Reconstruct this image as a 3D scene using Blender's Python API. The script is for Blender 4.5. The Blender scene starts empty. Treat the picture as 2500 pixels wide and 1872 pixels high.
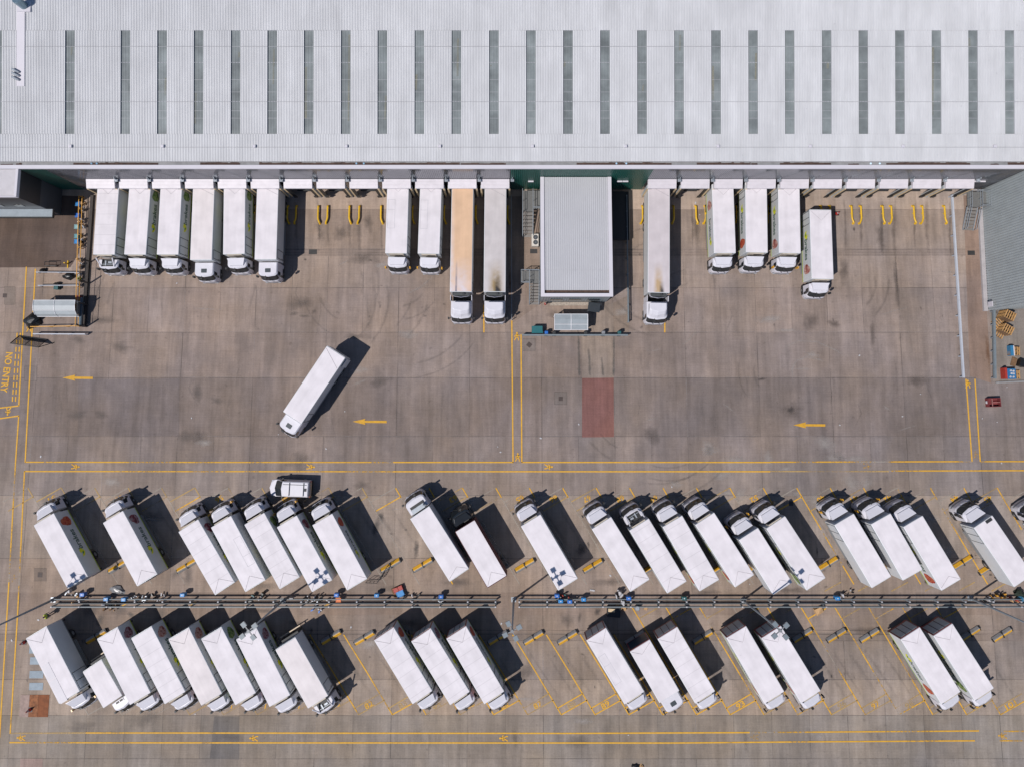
import bpy, math, random
from mathutils import Vector, Matrix
rnd = random.Random(7)
S = bpy.context.scene
C = S.collection
R = math.radians
# ------------------------------------------------------------------ camera (drone, looking almost straight down)
F, CX, NY, TAN, H = 2000.0, 1250.0, 975.0, 0.13, 98.0
TILT = math.atan(TAN); PY = NY - F * TAN
def P(px, py, z=0.0):
    dx = (px - CX) / F; dy = -(py - PY) / F
    y = dy * math.cos(TILT) + math.sin(TILT); zz = dy * math.sin(TILT) - math.cos(TILT)
    t = (H - z) / -zz
    return Vector((dx * t, y * t, z))
def zsolve(py, Y):
    a, b = 0.0, 40.0
    for _ in range(50):
        m = (a + b) / 2
        if P(CX, py, m).y > Y: a = m
        else: b = m
    return (a + b) / 2
cam = bpy.data.cameras.new('Camera'); co = bpy.data.objects.new('Camera', cam); C.objects.link(co)
co.location = (0, 0, H); co.rotation_euler = (TILT, 0, 0)
cam.sensor_width = 36; cam.sensor_fit = 'HORIZONTAL'; cam.lens = 36 * F / 2500
cam.shift_y = -(936 - PY) / 2500; cam.clip_start = 1; cam.clip_end = 3000
S.camera = co
S.view_settings.view_transform = 'Standard'; S.view_settings.look = 'None'
S.view_settings.gamma = 1; S.view_settings.exposure = EXPOSURE if 'EXPOSURE' in globals() else 0.0
# ------------------------------------------------------------------ light
SUN_EL, SUN_DIR = R(57.5), Vector((-.83, -.555, 0)).normalized()
W = bpy.data.worlds.new('World'); S.world = W; W.use_nodes = True
nt = W.node_tree; sky = nt.nodes.new('ShaderNodeTexSky'); sky.sky_type = 'NISHITA'; sky.sun_disc = False
sky.sun_elevation = SUN_EL; sky.ozone_density = 4.0; sky.dust_density = .3; sky.air_density = .8; sky.sun_rotation = math.atan2(SUN_DIR.x, SUN_DIR.y)
nt.links.new(sky.outputs[0], nt.nodes['Background'].inputs[0]); nt.nodes['Background'].inputs[1].default_value = 0.088
sl = bpy.data.lights.new('Sun', 'SUN'); sl.energy = 4.1; sl.angle = R(0.5); sl.color = (1, .955, .925)
so = bpy.data.objects.new('Sun', sl); C.objects.link(so)
so.rotation_euler = Vector((SUN_DIR.x * math.cos(SUN_EL), SUN_DIR.y * math.cos(SUN_EL), math.sin(SUN_EL))).to_track_quat('Z', 'Y').to_euler()
# ------------------------------------------------------------------ materials
def lin(*c):
    return tuple(((v / 255) / 12.92 if v / 255 <= .04045 else ((v / 255 + .055) / 1.055) ** 2.4) for v in c)
MATS = {}
def node(nt, typ, **kw):
    n = nt.nodes.new(typ)
    for k, v in kw.items():
        if k.startswith('i_'):
            n.inputs[k[2:].replace('_', ' ')].default_value = v
        else: setattr(n, k, v)
    return n
def M(name, col, rough=.6, metal=0.0, var=.08, scale=1.5, spec=None, coat=0, bump=0):
    if name in MATS: return MATS[name]
    m = bpy.data.materials.new(name); m.use_nodes = True; nt = m.node_tree; b = nt.nodes['Principled BSDF']
    b.inputs['Roughness'].default_value = rough; b.inputs['Metallic'].default_value = metal
    if spec is not None: b.inputs['Specular IOR Level'].default_value = spec
    if coat: b.inputs['Coat Weight'].default_value = coat
    c4 = (*col, 1)
    if var:
        tc = node(nt, 'ShaderNodeTexCoord'); no = node(nt, 'ShaderNodeTexNoise', i_Scale=scale, i_Detail=5.0, i_Roughness=.6)
        oi = node(nt, 'ShaderNodeObjectInfo')
        nt.links.new(tc.outputs['Object'], no.inputs['Vector'])
        mr = node(nt, 'ShaderNodeMapRange'); mr.inputs[1].default_value = .3; mr.inputs[2].default_value = .7
        mr.inputs[3].default_value = 1 - var; mr.inputs[4].default_value = 1 + var * .6
        nt.links.new(no.outputs['Fac'], mr.inputs[0])
        mr2 = node(nt, 'ShaderNodeMapRange'); mr2.inputs[3].default_value = 1 - var * .5; mr2.inputs[4].default_value = 1 + var * .3
        nt.links.new(oi.outputs['Random'], mr2.inputs[0])
        mu = node(nt, 'ShaderNodeMath', operation='MULTIPLY'); nt.links.new(mr.outputs[0], mu.inputs[0]); nt.links.new(mr2.outputs[0], mu.inputs[1])
        mx = node(nt, 'ShaderNodeVectorMath', operation='SCALE'); mx.inputs[0].default_value = col
        nt.links.new(mu.outputs[0], mx.inputs['Scale']); nt.links.new(mx.outputs[0], b.inputs['Base Color'])
        if bump:
            bp = node(nt, 'ShaderNodeBump', i_Strength=bump, i_Distance=.02); nt.links.new(no.outputs['Fac'], bp.inputs['Height']); nt.links.new(bp.outputs[0], b.inputs['Normal'])
    else: b.inputs['Base Color'].default_value = c4
    MATS[name] = m; return m
def paint(name, col, keep, scale=1.2, soft=.08, alpha=1.0, stretch=(1, 1, 1)):
    """road paint that has worn through to the concrete; keep = share that is left"""
    if name in MATS: return MATS[name]
    m = M(name, col, .75, 0, .18, 3.0); nt = m.node_tree; out = nt.nodes['Material Output']; b = nt.nodes['Principled BSDF']
    tc = node(nt, 'ShaderNodeTexCoord'); mp = node(nt, 'ShaderNodeMapping'); mp.inputs['Scale'].default_value = stretch
    n1 = node(nt, 'ShaderNodeTexNoise', i_Scale=scale * .35, i_Detail=2.0); n2 = node(nt, 'ShaderNodeTexNoise', i_Scale=scale * 8, i_Detail=4.0)
    nt.links.new(tc.outputs['Object'], mp.inputs[0])
    for n in (n1, n2): nt.links.new(mp.outputs[0], n.inputs['Vector'])
    ad = node(nt, 'ShaderNodeMath', operation='MULTIPLY_ADD'); ad.inputs[1].default_value = .45
    nt.links.new(n2.outputs['Fac'], ad.inputs[0]); nt.links.new(n1.outputs['Fac'], ad.inputs[2])
    mr = node(nt, 'ShaderNodeMapRange'); t = .98 - keep * .5
    mr.inputs[1].default_value = t - soft; mr.inputs[2].default_value = t + soft; mr.inputs[4].default_value = alpha
    nt.links.new(ad.outputs[0], mr.inputs[0])
    tr = node(nt, 'ShaderNodeBsdfTransparent'); ms = node(nt, 'ShaderNodeMixShader')
    nt.links.new(mr.outputs[0], ms.inputs[0]); nt.links.new(tr.outputs[0], ms.inputs[1]); nt.links.new(b.outputs[0], ms.inputs[2])
    nt.links.new(ms.outputs[0], out.inputs['Surface']); return m
# ------------------------------------------------------------------ mesh building
class MB:
    def __init__(s): s.v = []; s.f = []; s.m = []
    def poly(s, pts, mi=0):
        n = len(s.v); s.v += [tuple(p) for p in pts]; s.f.append(list(range(n, n + len(pts)))); s.m.append(mi); return s
    def hexa(s, p, mi=0):        # 8 corners: bottom 4 ccw, top 4 ccw
        n = len(s.v); s.v += [tuple(q) for q in p]
        for q in ((3, 2, 1, 0), (4, 5, 6, 7), (0, 1, 5, 4), (1, 2, 6, 5), (2, 3, 7, 6), (3, 0, 4, 7)):
            s.f.append([n + i for i in q]); s.m.append(mi)
        return s
    def box(s, x0, x1, y0, y1, z0, z1, mi=0):
        return s.hexa([(x0, y0, z0), (x1, y0, z0), (x1, y1, z0), (x0, y1, z0), (x0, y0, z1), (x1, y0, z1), (x1, y1, z1), (x0, y1, z1)], mi)
    def obox(s, c, L, Wd, z0, z1, ang, mi=0):
        ca, sa = math.cos(ang), math.sin(ang); q = []
        for z in (z0, z1):
            for a, b in ((-L/2, -Wd/2), (L/2, -Wd/2), (L/2, Wd/2), (-L/2, Wd/2)):
                q.append((c[0] + a * ca - b * sa, c[1] + a * sa + b * ca, z))
        return s.hexa(q, mi)
    def bar(s, a, b, w, h, mi=0):
        a, b = Vector(a), Vector(b); d = (b - a).normalized()
        up = Vector((0, 0, 1)) if abs(d.z) < .95 else Vector((0, 1, 0))
        x = d.cross(up).normalized() * (w / 2); u = x.cross(d).normalized() * (h / 2)
        return s.hexa([a - x - u, a + x - u, b + x - u, b - x - u, a - x + u, a + x + u, b + x + u, b - x + u], mi)
    def tube(s, pts, r, n=7, mi=0):
        pts = [Vector(p) for p in pts]; base = len(s.v)
        for i, p in enumerate(pts):
            d = (pts[min(i + 1, len(pts) - 1)] - pts[max(i - 1, 0)]).normalized()
            up = Vector((0, 0, 1)) if abs(d.z) < .9 else Vector((0, 1, 0))
            x = d.cross(up).normalized(); u = x.cross(d).normalized(); rr = r[i] if isinstance(r, (list, tuple)) else r
            for k in range(n):
                a = 2 * math.pi * k / n; s.v.append(tuple(p + x * (math.cos(a) * rr) + u * (math.sin(a) * rr)))
        for i in range(len(pts) - 1):
            for k in range(n):
                q = base + i * n; s.f.append([q + k, q + (k + 1) % n, q + n + (k + 1) % n, q + n + k]); s.m.append(mi)
        s.f.append([base + k for k in reversed(range(n))]); s.m.append(mi)
        s.f.append([base + (len(pts) - 1) * n + k for k in range(n)]); s.m.append(mi); return s
    def zloft(s, levels, mi=0, cap=True, bottom=True, mtop=None):   # levels: [(z, outline2d)]
        n = len(levels[0][1]); base = len(s.v)
        for z, o in levels: s.v += [(p[0], p[1], z) for p in o]
        for i in range(len(levels) - 1):
            q = base + i * n
            for k in range(n):
                s.f.append([q + k, q + (k + 1) % n, q + n + (k + 1) % n, q + n + k]); s.m.append(mi)
        if cap: s.f.append([base + (len(levels) - 1) * n + k for k in range(n)]); s.m.append(mi if mtop is None else mtop)
        if bottom: s.f.append([base + k for k in reversed(range(n))]); s.m.append(mi)
        return s
    def disc(s, c, r, n=16, mi=0, ry=None, jit=0, rg=None):
        pts = []
        for k in range(n):
            a = 2 * math.pi * k / n; j = 1 + (rg.uniform(-jit, jit) if rg else 0)
            pts.append((c[0] + math.cos(a) * r * j, c[1] + math.sin(a) * (ry or r) * j, c[2]))
        return s.poly(pts, mi)
    def mesh(s, name, mats, smooth=False):
        me = bpy.data.meshes.new(name); me.from_pydata(s.v, [], s.f)
        for m in (mats if isinstance(mats, (list, tuple)) else [mats]): me.materials.append(m)
        if any(s.m): me.polygons.foreach_set('material_index', s.m)
        if smooth:
            me.polygons.foreach_set('use_smooth', [True] * len(s.f)); 
        me.update(); return me
    def build(s, name, mats, parent=None, smooth=False):
        return link(name, s.mesh(name, mats, smooth), parent)
def link(name, me, parent=None):
    o = bpy.data.objects.new(name, me); C.objects.link(o)
    if parent: o.parent = parent
    return o
def thing(name, label, cat, loc=(0, 0, 0), rz=0, group=None):
    o = bpy.data.objects.new(name, None); C.objects.link(o); o.empty_display_size = .3
    o.location = loc; o.rotation_euler = (0, 0, rz); return tag(o, label, cat, group)
def tag(o, label, cat, group=None):
    o['label'] = label; o['category'] = cat
    if group: o['group'] = group
    return o
def struct(name, mb, mats, kind='structure', smooth=False):
    o = mb.build(name, mats, None, smooth); o['kind'] = kind; return o
def rrect(x0, x1, y0, y1, r, n=3):
    pts = []
    for cx, cy, a0 in ((x1 - r, y0 + r, -90), (x1 - r, y1 - r, 0), (x0 + r, y1 - r, 90), (x0 + r, y0 + r, 180)):
        for k in range(n + 1):
            a = R(a0 + 90 * k / n); pts.append((cx + r * math.cos(a), cy + r * math.sin(a)))
    return pts
def rbox(mb, x0, x1, y0, y1, z0, z1, c=.06, mi=0, mtop=None):
    return mb.zloft([(z0, rrect(x0, x1, y0, y1, c)), (z1 - c, rrect(x0, x1, y0, y1, c)), (z1 - c * .3, rrect(x0 + c * .3, x1 - c * .3, y0 + c * .3, y1 - c * .3, c)), (z1, rrect(x0 + c, x1 - c, y0 + c, y1 - c, c))], mi, mtop=mtop)
CACHE = {}
def part(name, key, fn, mats, parent, smooth=False):
    k = (name,) + tuple(key)
    if k not in CACHE:
        mb = MB(); fn(mb); CACHE[k] = mb.mesh(name, mats, smooth)
    return link(name, CACHE[k], parent)
def text_mesh(txt, ext=0.0):
    k = ('text', txt, ext)
    if k not in CACHE:
        cu = bpy.data.curves.new('lettering', 'FONT'); cu.body = txt; cu.align_x = 'CENTER'; cu.align_y = 'CENTER'; cu.extrude = ext; cu.offset = .022; cu.resolution_u = 3
        o = bpy.data.objects.new('lettering', cu); C.objects.link(o); bpy.context.view_layer.update()
        me = bpy.data.meshes.new_from_object(o.evaluated_get(bpy.context.evaluated_depsgraph_get()))
        bpy.data.objects.remove(o); CACHE[k] = me
    return CACHE[k]
def fitted_text(txt, w, h, mat, ax, ay, org, key):
    """text scaled to w x h laid on the plane org + ax*u + ay*v"""
    k = ('fit', txt, key)
    if k not in CACHE:
        src = text_mesh(txt); xs = [v.co.x for v in src.vertices]; ys = [v.co.y for v in src.vertices]
        cx, cy = (min(xs) + max(xs)) / 2, (min(ys) + max(ys)) / 2; sx, sy = w / (max(xs) - min(xs)), h / (max(ys) - min(ys))
        me = src.copy(); me.materials.clear(); me.materials.append(mat)
        ax, ay, org = Vector(ax), Vector(ay), Vector(org)
        for v in me.vertices: v.co = org + ax * ((v.co.x - cx) * sx) + ay * ((v.co.y - cy) * sy)
        CACHE[k] = me
    return CACHE[k]
# ------------------------------------------------------------------ palette
WHITE = M('white_paint', (.60, .57, .59), .6, 0, .05, .6)
WHITE2 = M('white_cab_paint', (.60, .585, .62), .45, 0, .05, 1.0, coat=.15)
GLASS = M('dark_glass', (.018, .022, .025), .08, 0, 0)
BLACK = M('black_plastic', (.018, .019, .02), .55, 0, .2, 4)
RUBBER = M('tyre_rubber', (.022, .022, .023), .85, 0, .2, 6)
STEEL = M('galvanised_steel', (.33, .36, .39), .45, .35, .15, 5)
RIM = M('wheel_rim', (.30, .31, .32), .45, .5, .1, 5)
CHASSIS = M('chassis_dark', (.035, .036, .038), .6, .2, .2, 3)
GREYTRIM = M('grey_trim', (.20, .21, .22), .5, 0, .1, 3)
LAMP = M('headlight_glass', (.5, .52, .54), .1, .3, 0)
RED = M('red_lamp', (.40, .02, .02), .3, 0, 0)
AMBER = M('amber_plastic', (.72, .36, .02), .35, 0, .1, 5)
YELLOW = M('yellow_steel', (.70, .42, .012), .45, 0, .18, 6)
# ================================================================== GROUND
KLIT = 1.08            # how much brighter sunlit concrete shows than its base colour
def gmat():
    m = bpy.data.materials.new('yard_concrete'); m.use_nodes = True; nt = m.node_tree; b = nt.nodes['Principled BSDF']; L = nt.links.new
    b.inputs['Roughness'].default_value = .85; b.inputs['Specular IOR Level'].default_value = .25
    at = node(nt, 'ShaderNodeAttribute', attribute_name='tint'); tc = node(nt, 'ShaderNodeTexCoord')
    def noise(sx, sy, det, rough=.55, lac=2.0):
        mp = node(nt, 'ShaderNodeMapping'); mp.inputs['Scale'].default_value = (sx, sy, 1); L(tc.outputs['Object'], mp.inputs[0])
        n = node(nt, 'ShaderNodeTexNoise', i_Scale=1.0, i_Detail=det, i_Roughness=rough); L(mp.outputs[0], n.inputs['Vector']); return n.outputs['Fac']
    def rng(s, lo, hi, a=.3, c=.7):
        r = node(nt, 'ShaderNodeMapRange'); r.inputs[1].default_value = a; r.inputs[2].default_value = c
        r.inputs[3].default_value = lo; r.inputs[4].default_value = hi; L(s, r.inputs[0]); return r.outputs[0]
    def mul(a, c):
        q = node(nt, 'ShaderNodeMath', operation='MULTIPLY'); L(a, q.inputs[0]); L(c, q.inputs[1]); return q.outputs[0]
    f = rng(noise(.10, .10, 6), .82, 1.17)
    f = mul(f, rng(noise(.8, .07, 5, .6), .80, 1.16))
    f = mul(f, rng(noise(2.6, .22, 4), .90, 1.08))
    f = mul(f, rng(noise(.25, 7.0, 3), .95, 1.05))
    f = mul(f, rng(noise(6, 6, 5, .7), .90, 1.09))
    f = mul(f, rng(noise(.55, .5, 8, .72), .85, 1.13))
    # scattered dark specks and drips
    f = mul(f, rng(noise(1.6, 1.6, 2, .4), .84, 1.0, .25, .31))
    hue = node(nt, 'ShaderNodeMix', data_type='RGBA'); hue.inputs[6].default_value = (1.05, 1.0, .885, 1); hue.inputs[7].default_value = (.985, 1.0, 1.0, 1)
    L(rng(noise(.16, .12, 4), 0, 1, .35, .65), hue.inputs[0])
    mx = node(nt, 'ShaderNodeMix', data_type='RGBA', blend_type='MULTIPLY'); mx.inputs[0].default_value = 1
    L(at.outputs['Color'], mx.inputs[6]); L(hue.outputs[2], mx.inputs[7])
    hs = node(nt, 'ShaderNodeHueSaturation'); hs.inputs['Saturation'].default_value = .94; L(mx.outputs[2], hs.inputs['Color'])
    sc = node(nt, 'ShaderNodeVectorMath', operation='SCALE'); L(hs.outputs[0], sc.inputs[0]); L(f, sc.inputs['Scale'])
    L(sc.outputs[0], b.inputs['Base Color'])
    bp = node(nt, 'ShaderNodeBump', i_Strength=.25, i_Distance=.02); L(noise(9, 9, 4), bp.inputs['Height']); L(bp.outputs[0], b.inputs['Normal'])
    return m
GMAT = gmat()
ROWS = [(455, (170, 151, 138)), (512, (147, 130, 119)), (607, (140, 124, 115)), (625, (149, 132, 122)), (703, (143, 127, 119)), (812, (138, 123, 116)),
        (922, (126, 113, 108)), (1065, (132, 119, 114)), (1130, (137, 124, 118)), (1209, (151, 136, 126)), (1362, (145, 128, 117)), (1445, (139, 121, 110)), (1500, (142, 125, 114)),
        (1543, (133, 118, 109)), (1563, (141, 126, 116)), (1658, (152, 136, 124)), (1745, (137, 126, 117)), (1851, (139, 128, 120))]
YS = [P(CX, r[0]).y for r in ROWS] + [P(CX, 1960).y]
XJ = [-9 + 0.0] ; XJ = [P(441 + 176.3 * k, 922).x for k in range(-4, 14)]
def slab_ground():
    mb = MB(); cols = []
    for j in range(len(ROWS)):
        half = .5 if j in (3, 4, 7, 15, 16) else 1
        xs = []
        for k in range(len(XJ) - 1):
            xs.append(XJ[k])
            if half == .5: xs.append((XJ[k] + XJ[k + 1]) / 2)
        xs.append(XJ[-1])
        for k in range(len(xs) - 1):
            mb.poly([(xs[k], YS[j + 1], 0), (xs[k + 1], YS[j + 1], 0), (xs[k + 1], YS[j], 0), (xs[k], YS[j], 0)])
            u = rnd.uniform(.93, 1.06); w = rnd.uniform(-.012, .012); xm = (xs[k] + xs[k + 1]) / 2
            c = [v / KLIT * u for v in lin(*ROWS[j][1])]
            c[0] *= 1 + w - max(0, xm) * .0006; c[2] *= 1 - w + max(0, xm) * .0008
            cols.append(c)
    # everything outside the pictured slabs: one sheet split round them, out to the horizon
    X0, X1, Y0, Y1 = XJ[0], XJ[-1], YS[-1], YS[0]; B = 900
    oc = [v / KLIT for v in lin(138, 126, 118)]
    for q in ([(-B, -B), (B, -B), (B, Y0), (-B, Y0)], [(-B, Y1), (B, Y1), (B, B), (-B, B)], [(-B, Y0), (X0, Y0), (X0, Y1), (-B, Y1)], [(X1, Y0), (B, Y0), (B, Y1), (X1, Y1)]):
        mb.poly([(a, b, 0) for a, b in q]); cols.append(oc)
    me = mb.mesh('concrete_yard', GMAT); ca = me.color_attributes.new('tint', 'FLOAT_COLOR', 'CORNER'); i = 0
    for p, c in zip(me.polygons, cols):
        for li in p.loop_indices: ca.data[li].color = (c[0], c[1], c[2], 1)
    o = link('concrete_yard', me); o['kind'] = 'structure'
slab_ground()
# joints between the slabs
JM = paint('joint_dark', (.055, .048, .044), .62, .9, .16, .34); JL = paint('joint_pale', (.34, .30, .28), .50, .7, .14, .4)
jd, jl = MB(), MB()
def strip(mb, a, b, w, z=.004, mi=0):
    a, b = Vector((a[0], a[1], z)), Vector((b[0], b[1], z)); d = (b - a).normalized(); n = Vector((-d.y, d.x, 0)) * (w / 2)
    mb.poly([a - n, b - n, b + n, a + n], mi)
for py, w in ((512, .05), (610, .06), (617, .05), (623.5, .07), (703, .07), (812, .06), (922, .07), (1065, .07), (1209, .06), (1362, .06), (1537.5, .06), (1547, .08), (1563, .05), (1658, .07), (1745.5, .07), (1851, .08)):
    y = P(CX, py).y; xs = XJ if py > 700 else [P(215, py).x, P(1270, py).x, P(1500, py).x, P(2385, py).x]
    for k in range(len(xs) - 1):
        if py < 700 and k == 1: continue
        strip(jd, (xs[k], y), (xs[k + 1], y), w)
for k, x in enumerate(XJ):
    for j in range(3, len(YS) - 1):
        (strip)(jd if (k * 7 + j * 3) % 5 else jl, (x, YS[j] - .04), (x, YS[j + 1] + .04), .06 + .03 * ((k + j) % 2), .006)
        if j in (3, 4, 7, 15, 16) and k < len(XJ) - 1: strip(jd, ((x + XJ[k + 1]) / 2, YS[j] - .04), ((x + XJ[k + 1]) / 2, YS[j + 1] + .04), .05, .006)
for py in (812, 922, 1065, 1209):
    strip(jl, (XJ[0], P(CX, py).y + .06), (XJ[-1], P(CX, py).y + .06), .05, .007)
struct('slab_joint', jd, JM); struct('pale_slab_joint', jl, JL)
# differently paved patches
def patch(name, pts, rgb, z=.009, wear=None):
    mb = MB().poly([P(a, b, z) for a, b in pts]); me = mb.mesh(name, GMAT if wear is None else wear)
    if wear is None:
        ca = me.color_attributes.new('tint', 'FLOAT_COLOR', 'CORNER'); c = [v / KLIT for v in lin(*rgb)]
        for d in ca.data: d.color = (*c, 1)
    o = link(name, me); o['kind'] = 'structure'
patch('asphalt_apron', [(-60, 654), (172, 653), (193, 618), (205, 480), (-60, 470)], (93, 78, 71))
patch('red_tarmac', [(1421, 923), (1498, 922), (1499, 1066), (1421, 1067)], (126, 86, 80), .010)
patch('pale_pad', [(1417, 740), (1497, 740), (1498, 922), (1421, 923)], (140, 126, 117))
patch('storage_ground', [(2416, 752), (2560, 740), (2560, 931), (2424, 931)], (133, 125, 120))
patch('side_strip', [(2352, 478), (2392, 478), (2420, 935), (2368, 918)], (134, 113, 102))
patch('dark_slab', [(523, 1748), (584, 1748), (584, 1853), (512, 1851)], (112, 106, 103))
patch('pink_slab', [(50, 1851), (104, 1851), (104, 1890), (48, 1890)], (152, 130, 123))
patch('grey_slab', [(191, 926), (438, 924), (437, 1064), (190, 1064)], (119, 108, 106))
patch('worn_bay_floor', [(1250, 480), (1320, 480), (1322, 740), (1250, 790)], (136, 119, 109))
patch('pad_east', [(1497, 740), (1536, 720), (1536, 812), (1498, 812)], (138, 122, 111), .010)
for i, (x, y, w, h, rgb) in enumerate([(24, 722, 13, 22, (130, 117, 109)), (98, 1402, 15, 16, (128, 114, 106)), (1930, 1227, 16, 16, (138, 124, 116)), (1292, 842, 15, 15, (126, 115, 110)), (1369, 972, 15, 15, (120, 110, 106)), (75, 912, 15, 18, (127, 115, 110))]):
    patch('access_surround', [(x - w, y + h), (x + w, y + h), (x + w, y - h), (x - w, y - h)], rgb, .012)
    mb = MB(); q = [P(x + sx * w, y + sy * h) for sx, sy in ((-1, 1), (1, 1), (1, -1), (-1, -1))]
    for k in range(4): strip(mb, q[k], q[(k + 1) % 4], .05, .013)
    struct('surround_joint', mb, JM)
# stains, soot and tyre marks (flat, irregular)
def blotmat(name, col, alpha, scale=.9):
    m = M(name, col, .6, 0, .15, 3); nt = m.node_tree; out = nt.nodes['Material Output']; b = nt.nodes['Principled BSDF']; L = nt.links.new
    uv = node(nt, 'ShaderNodeAttribute', attribute_name='edge'); tc = node(nt, 'ShaderNodeTexCoord'); n = node(nt, 'ShaderNodeTexNoise', i_Scale=scale, i_Detail=6.0, i_Roughness=.65)
    L(tc.outputs['Object'], n.inputs['Vector']); ad = node(nt, 'ShaderNodeMath', operation='ADD'); L(uv.outputs['Fac'], ad.inputs[0]); L(n.outputs['Fac'], ad.inputs[1])
    mr = node(nt, 'ShaderNodeMapRange'); mr.inputs[1].default_value = .62; mr.inputs[2].default_value = 1.25; mr.inputs[4].default_value = alpha; L(ad.outputs[0], mr.inputs[0])
    ms = node(nt, 'ShaderNodeMixShader'); tr = node(nt, 'ShaderNodeBsdfTransparent'); L(mr.outputs[0], ms.inputs[0]); L(tr.outputs[0], ms.inputs[1]); L(b.outputs[0], ms.inputs[2]); L(ms.outputs[0], out.inputs['Surface']); return m
OIL = blotmat('oil_stain', (.034, .030, .028), .6); OILL = blotmat('light_oil_stain', (.085, .066, .056), .42); TYRE = blotmat('tyre_mark', (.075, .067, .062), .22, 1.6); PALE = blotmat('pale_scuff', (.40, .36, .33), .5, 1.6); RUSTS = blotmat('rust_stain', (.16, .075, .035), .6)
WET = blotmat('runoff_stain', (.07, .075, .07), .6, 1.0); SOOT = blotmat('wheel_soot', (.06, .052, .047), .42, .8)
class Blots:
    def __init__(s): s.mb = MB(); s.e = []
    def disc(s, px, py, rx, ry, z):
        c = P(px, py, z); k0 = rnd.random() * 6; n = 18; ring = []
        for k in range(n):
            a = 2 * math.pi * k / n; j = 1 + .22 * math.sin(2 * a + k0) + .12 * math.sin(5 * a + 2 * k0)
            ring.append((c.x + rx * .05 * j * math.cos(a), c.y + ry * .05 * j * math.sin(a), z))
        for k in range(n): s.mb.poly([c, ring[k], ring[(k + 1) % n]]); s.e += [.75, 0, 0]
    def ribbon(s, pts, w, z):
        pts = [P(a, b, z) for a, b in pts]; q = []
        for i, p in enumerate(pts):
            d = (pts[min(i + 1, len(pts) - 1)] - pts[max(i - 1, 0)]).normalized(); n = Vector((-d.y, d.x, 0)) * w / 2; q.append((p - n, p, p + n))
        for i in range(len(q) - 1):
            e0 = .55 if 0 < i else 0; e1 = .55 if i + 1 < len(q) - 1 else 0
            s.mb.poly([q[i][0], q[i + 1][0], q[i + 1][1], q[i][1]]); s.e += [0, 0, e1, e0]
            s.mb.poly([q[i][1], q[i + 1][1], q[i + 1][2], q[i][2]]); s.e += [e0, e1, 0, 0]
    def done(s, name, mat):
        me = s.mb.mesh(name, mat); ca = me.color_attributes.new('edge', 'FLOAT_COLOR', 'CORNER')
        for d, e in zip(ca.data, s.e): d.color = (e, e, e, 1)
        link(name, me)['kind'] = 'structure'
b = Blots()
for x, y, rx, ry in [(918, 1285, 12, 26), (930, 1262, 14, 12), (1420, 1340, 20, 18), (1436, 1328, 5, 9), (1222, 1362, 16, 12), (1237, 1376, 9, 8), (441, 1588, 8, 8), (320, 1500, 10, 11), (243, 1512, 14, 18), (1457, 1494, 11, 11), (405, 1525, 9, 16), (2418, 1402, 5, 5), (2260, 1421, 4, 4), (2009, 1380, 8, 20), (1016, 1340, 10, 24), (840, 1338, 8, 9), (760, 1538, 6, 9), (1452, 1676, 3, 4), (2030, 1650, 4, 5), (2085, 560, 5, 6), (1060, 640, 20, 6), (905, 636, 5, 4), (745, 634, 4, 5), (1076, 1334, 6, 5), (1995, 1345, 4, 16), (1860, 925, 14, 6), (1930, 1000, 10, 12)]: b.disc(x, y, rx, ry, .014)
b.done('oil_stain', OIL)
b = Blots()
for x, y, rx, ry in [(460, 1408, 16, 26), (742, 772, 16, 6), (767, 760, 9, 10), (718, 766, 14, 7), (860, 1400, 30, 20), (1120, 1420, 40, 16), (430, 1400, 18, 14), (300, 1560, 20, 10), (1415, 1505, 6, 14), (640, 1490, 40, 8), (1730, 1445, 40, 8), (1490, 1420, 50, 14), (2390, 520, 8, 30), (1000, 1520, 60, 14), (720, 1520, 22, 10), (830, 570, 20, 30), (780, 560, 14, 40), (900, 545, 16, 30), (1700, 560, 16, 40), (2150, 580, 18, 40), (2060, 660, 20, 40), (2190, 700, 10, 70), (2130, 820, 8, 60), (640, 1430, 60, 12), (1930, 1440, 50, 12), (2120, 1540, 60, 12)]: b.disc(x, y, rx, ry, .013)
for x in (2063, 2100, 2153, 2185, 2235, 2262, 2320, 1690, 1725, 724, 778, 800, 854, 876, 932): b.ribbon([(x + rnd.uniform(-3, 3), 478), (x, 520), (x + rnd.uniform(-3, 3), 570), (x + rnd.uniform(-4, 4), rnd.uniform(610, 680))], rnd.uniform(.4, .9), .015)
b.done('light_oil_stain', OILL)
b = Blots()
for k in range(16):   # arcs swept by turning trucks
    cx, cy = rnd.choice([(980, 700), (830, 690), (1700, 800), (560, 800), (1950, 930), (620, 1010), (1150, 900), (1600, 1000), (2100, 700), (400, 760), (1650, 640)]); cx += rnd.uniform(-60, 60); cy += rnd.uniform(-40, 40)
    r0 = rnd.uniform(60, 190); a0 = rnd.uniform(0, 6.28); sw = rnd.uniform(.5, 1.2)
    for dr in (0, rnd.uniform(30, 40)):
        b.ribbon([(cx + (r0 + dr) * math.cos(a0 + sw * t / 7), cy + (r0 + dr) * math.sin(a0 + sw * t / 7)) for t in range(8)], rnd.uniform(.35, .6), .016)
for k in range(30):
    x = rnd.uniform(60, 2400); y = rnd.uniform(640, 1000); b.ribbon([(x, y), (x + rnd.uniform(-14, 14), y + 40), (x + rnd.uniform(-20, 20), y + rnd.uniform(80, 150))], rnd.uniform(.25, .6), .015)
for k in range(16):
    x = rnd.uniform(700, 2300); b.ribbon([(x, 1768), (x + 3, 1800), (x + rnd.uniform(-6, 6), 1850)], rnd.uniform(.6, 1.6), .015)
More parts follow.
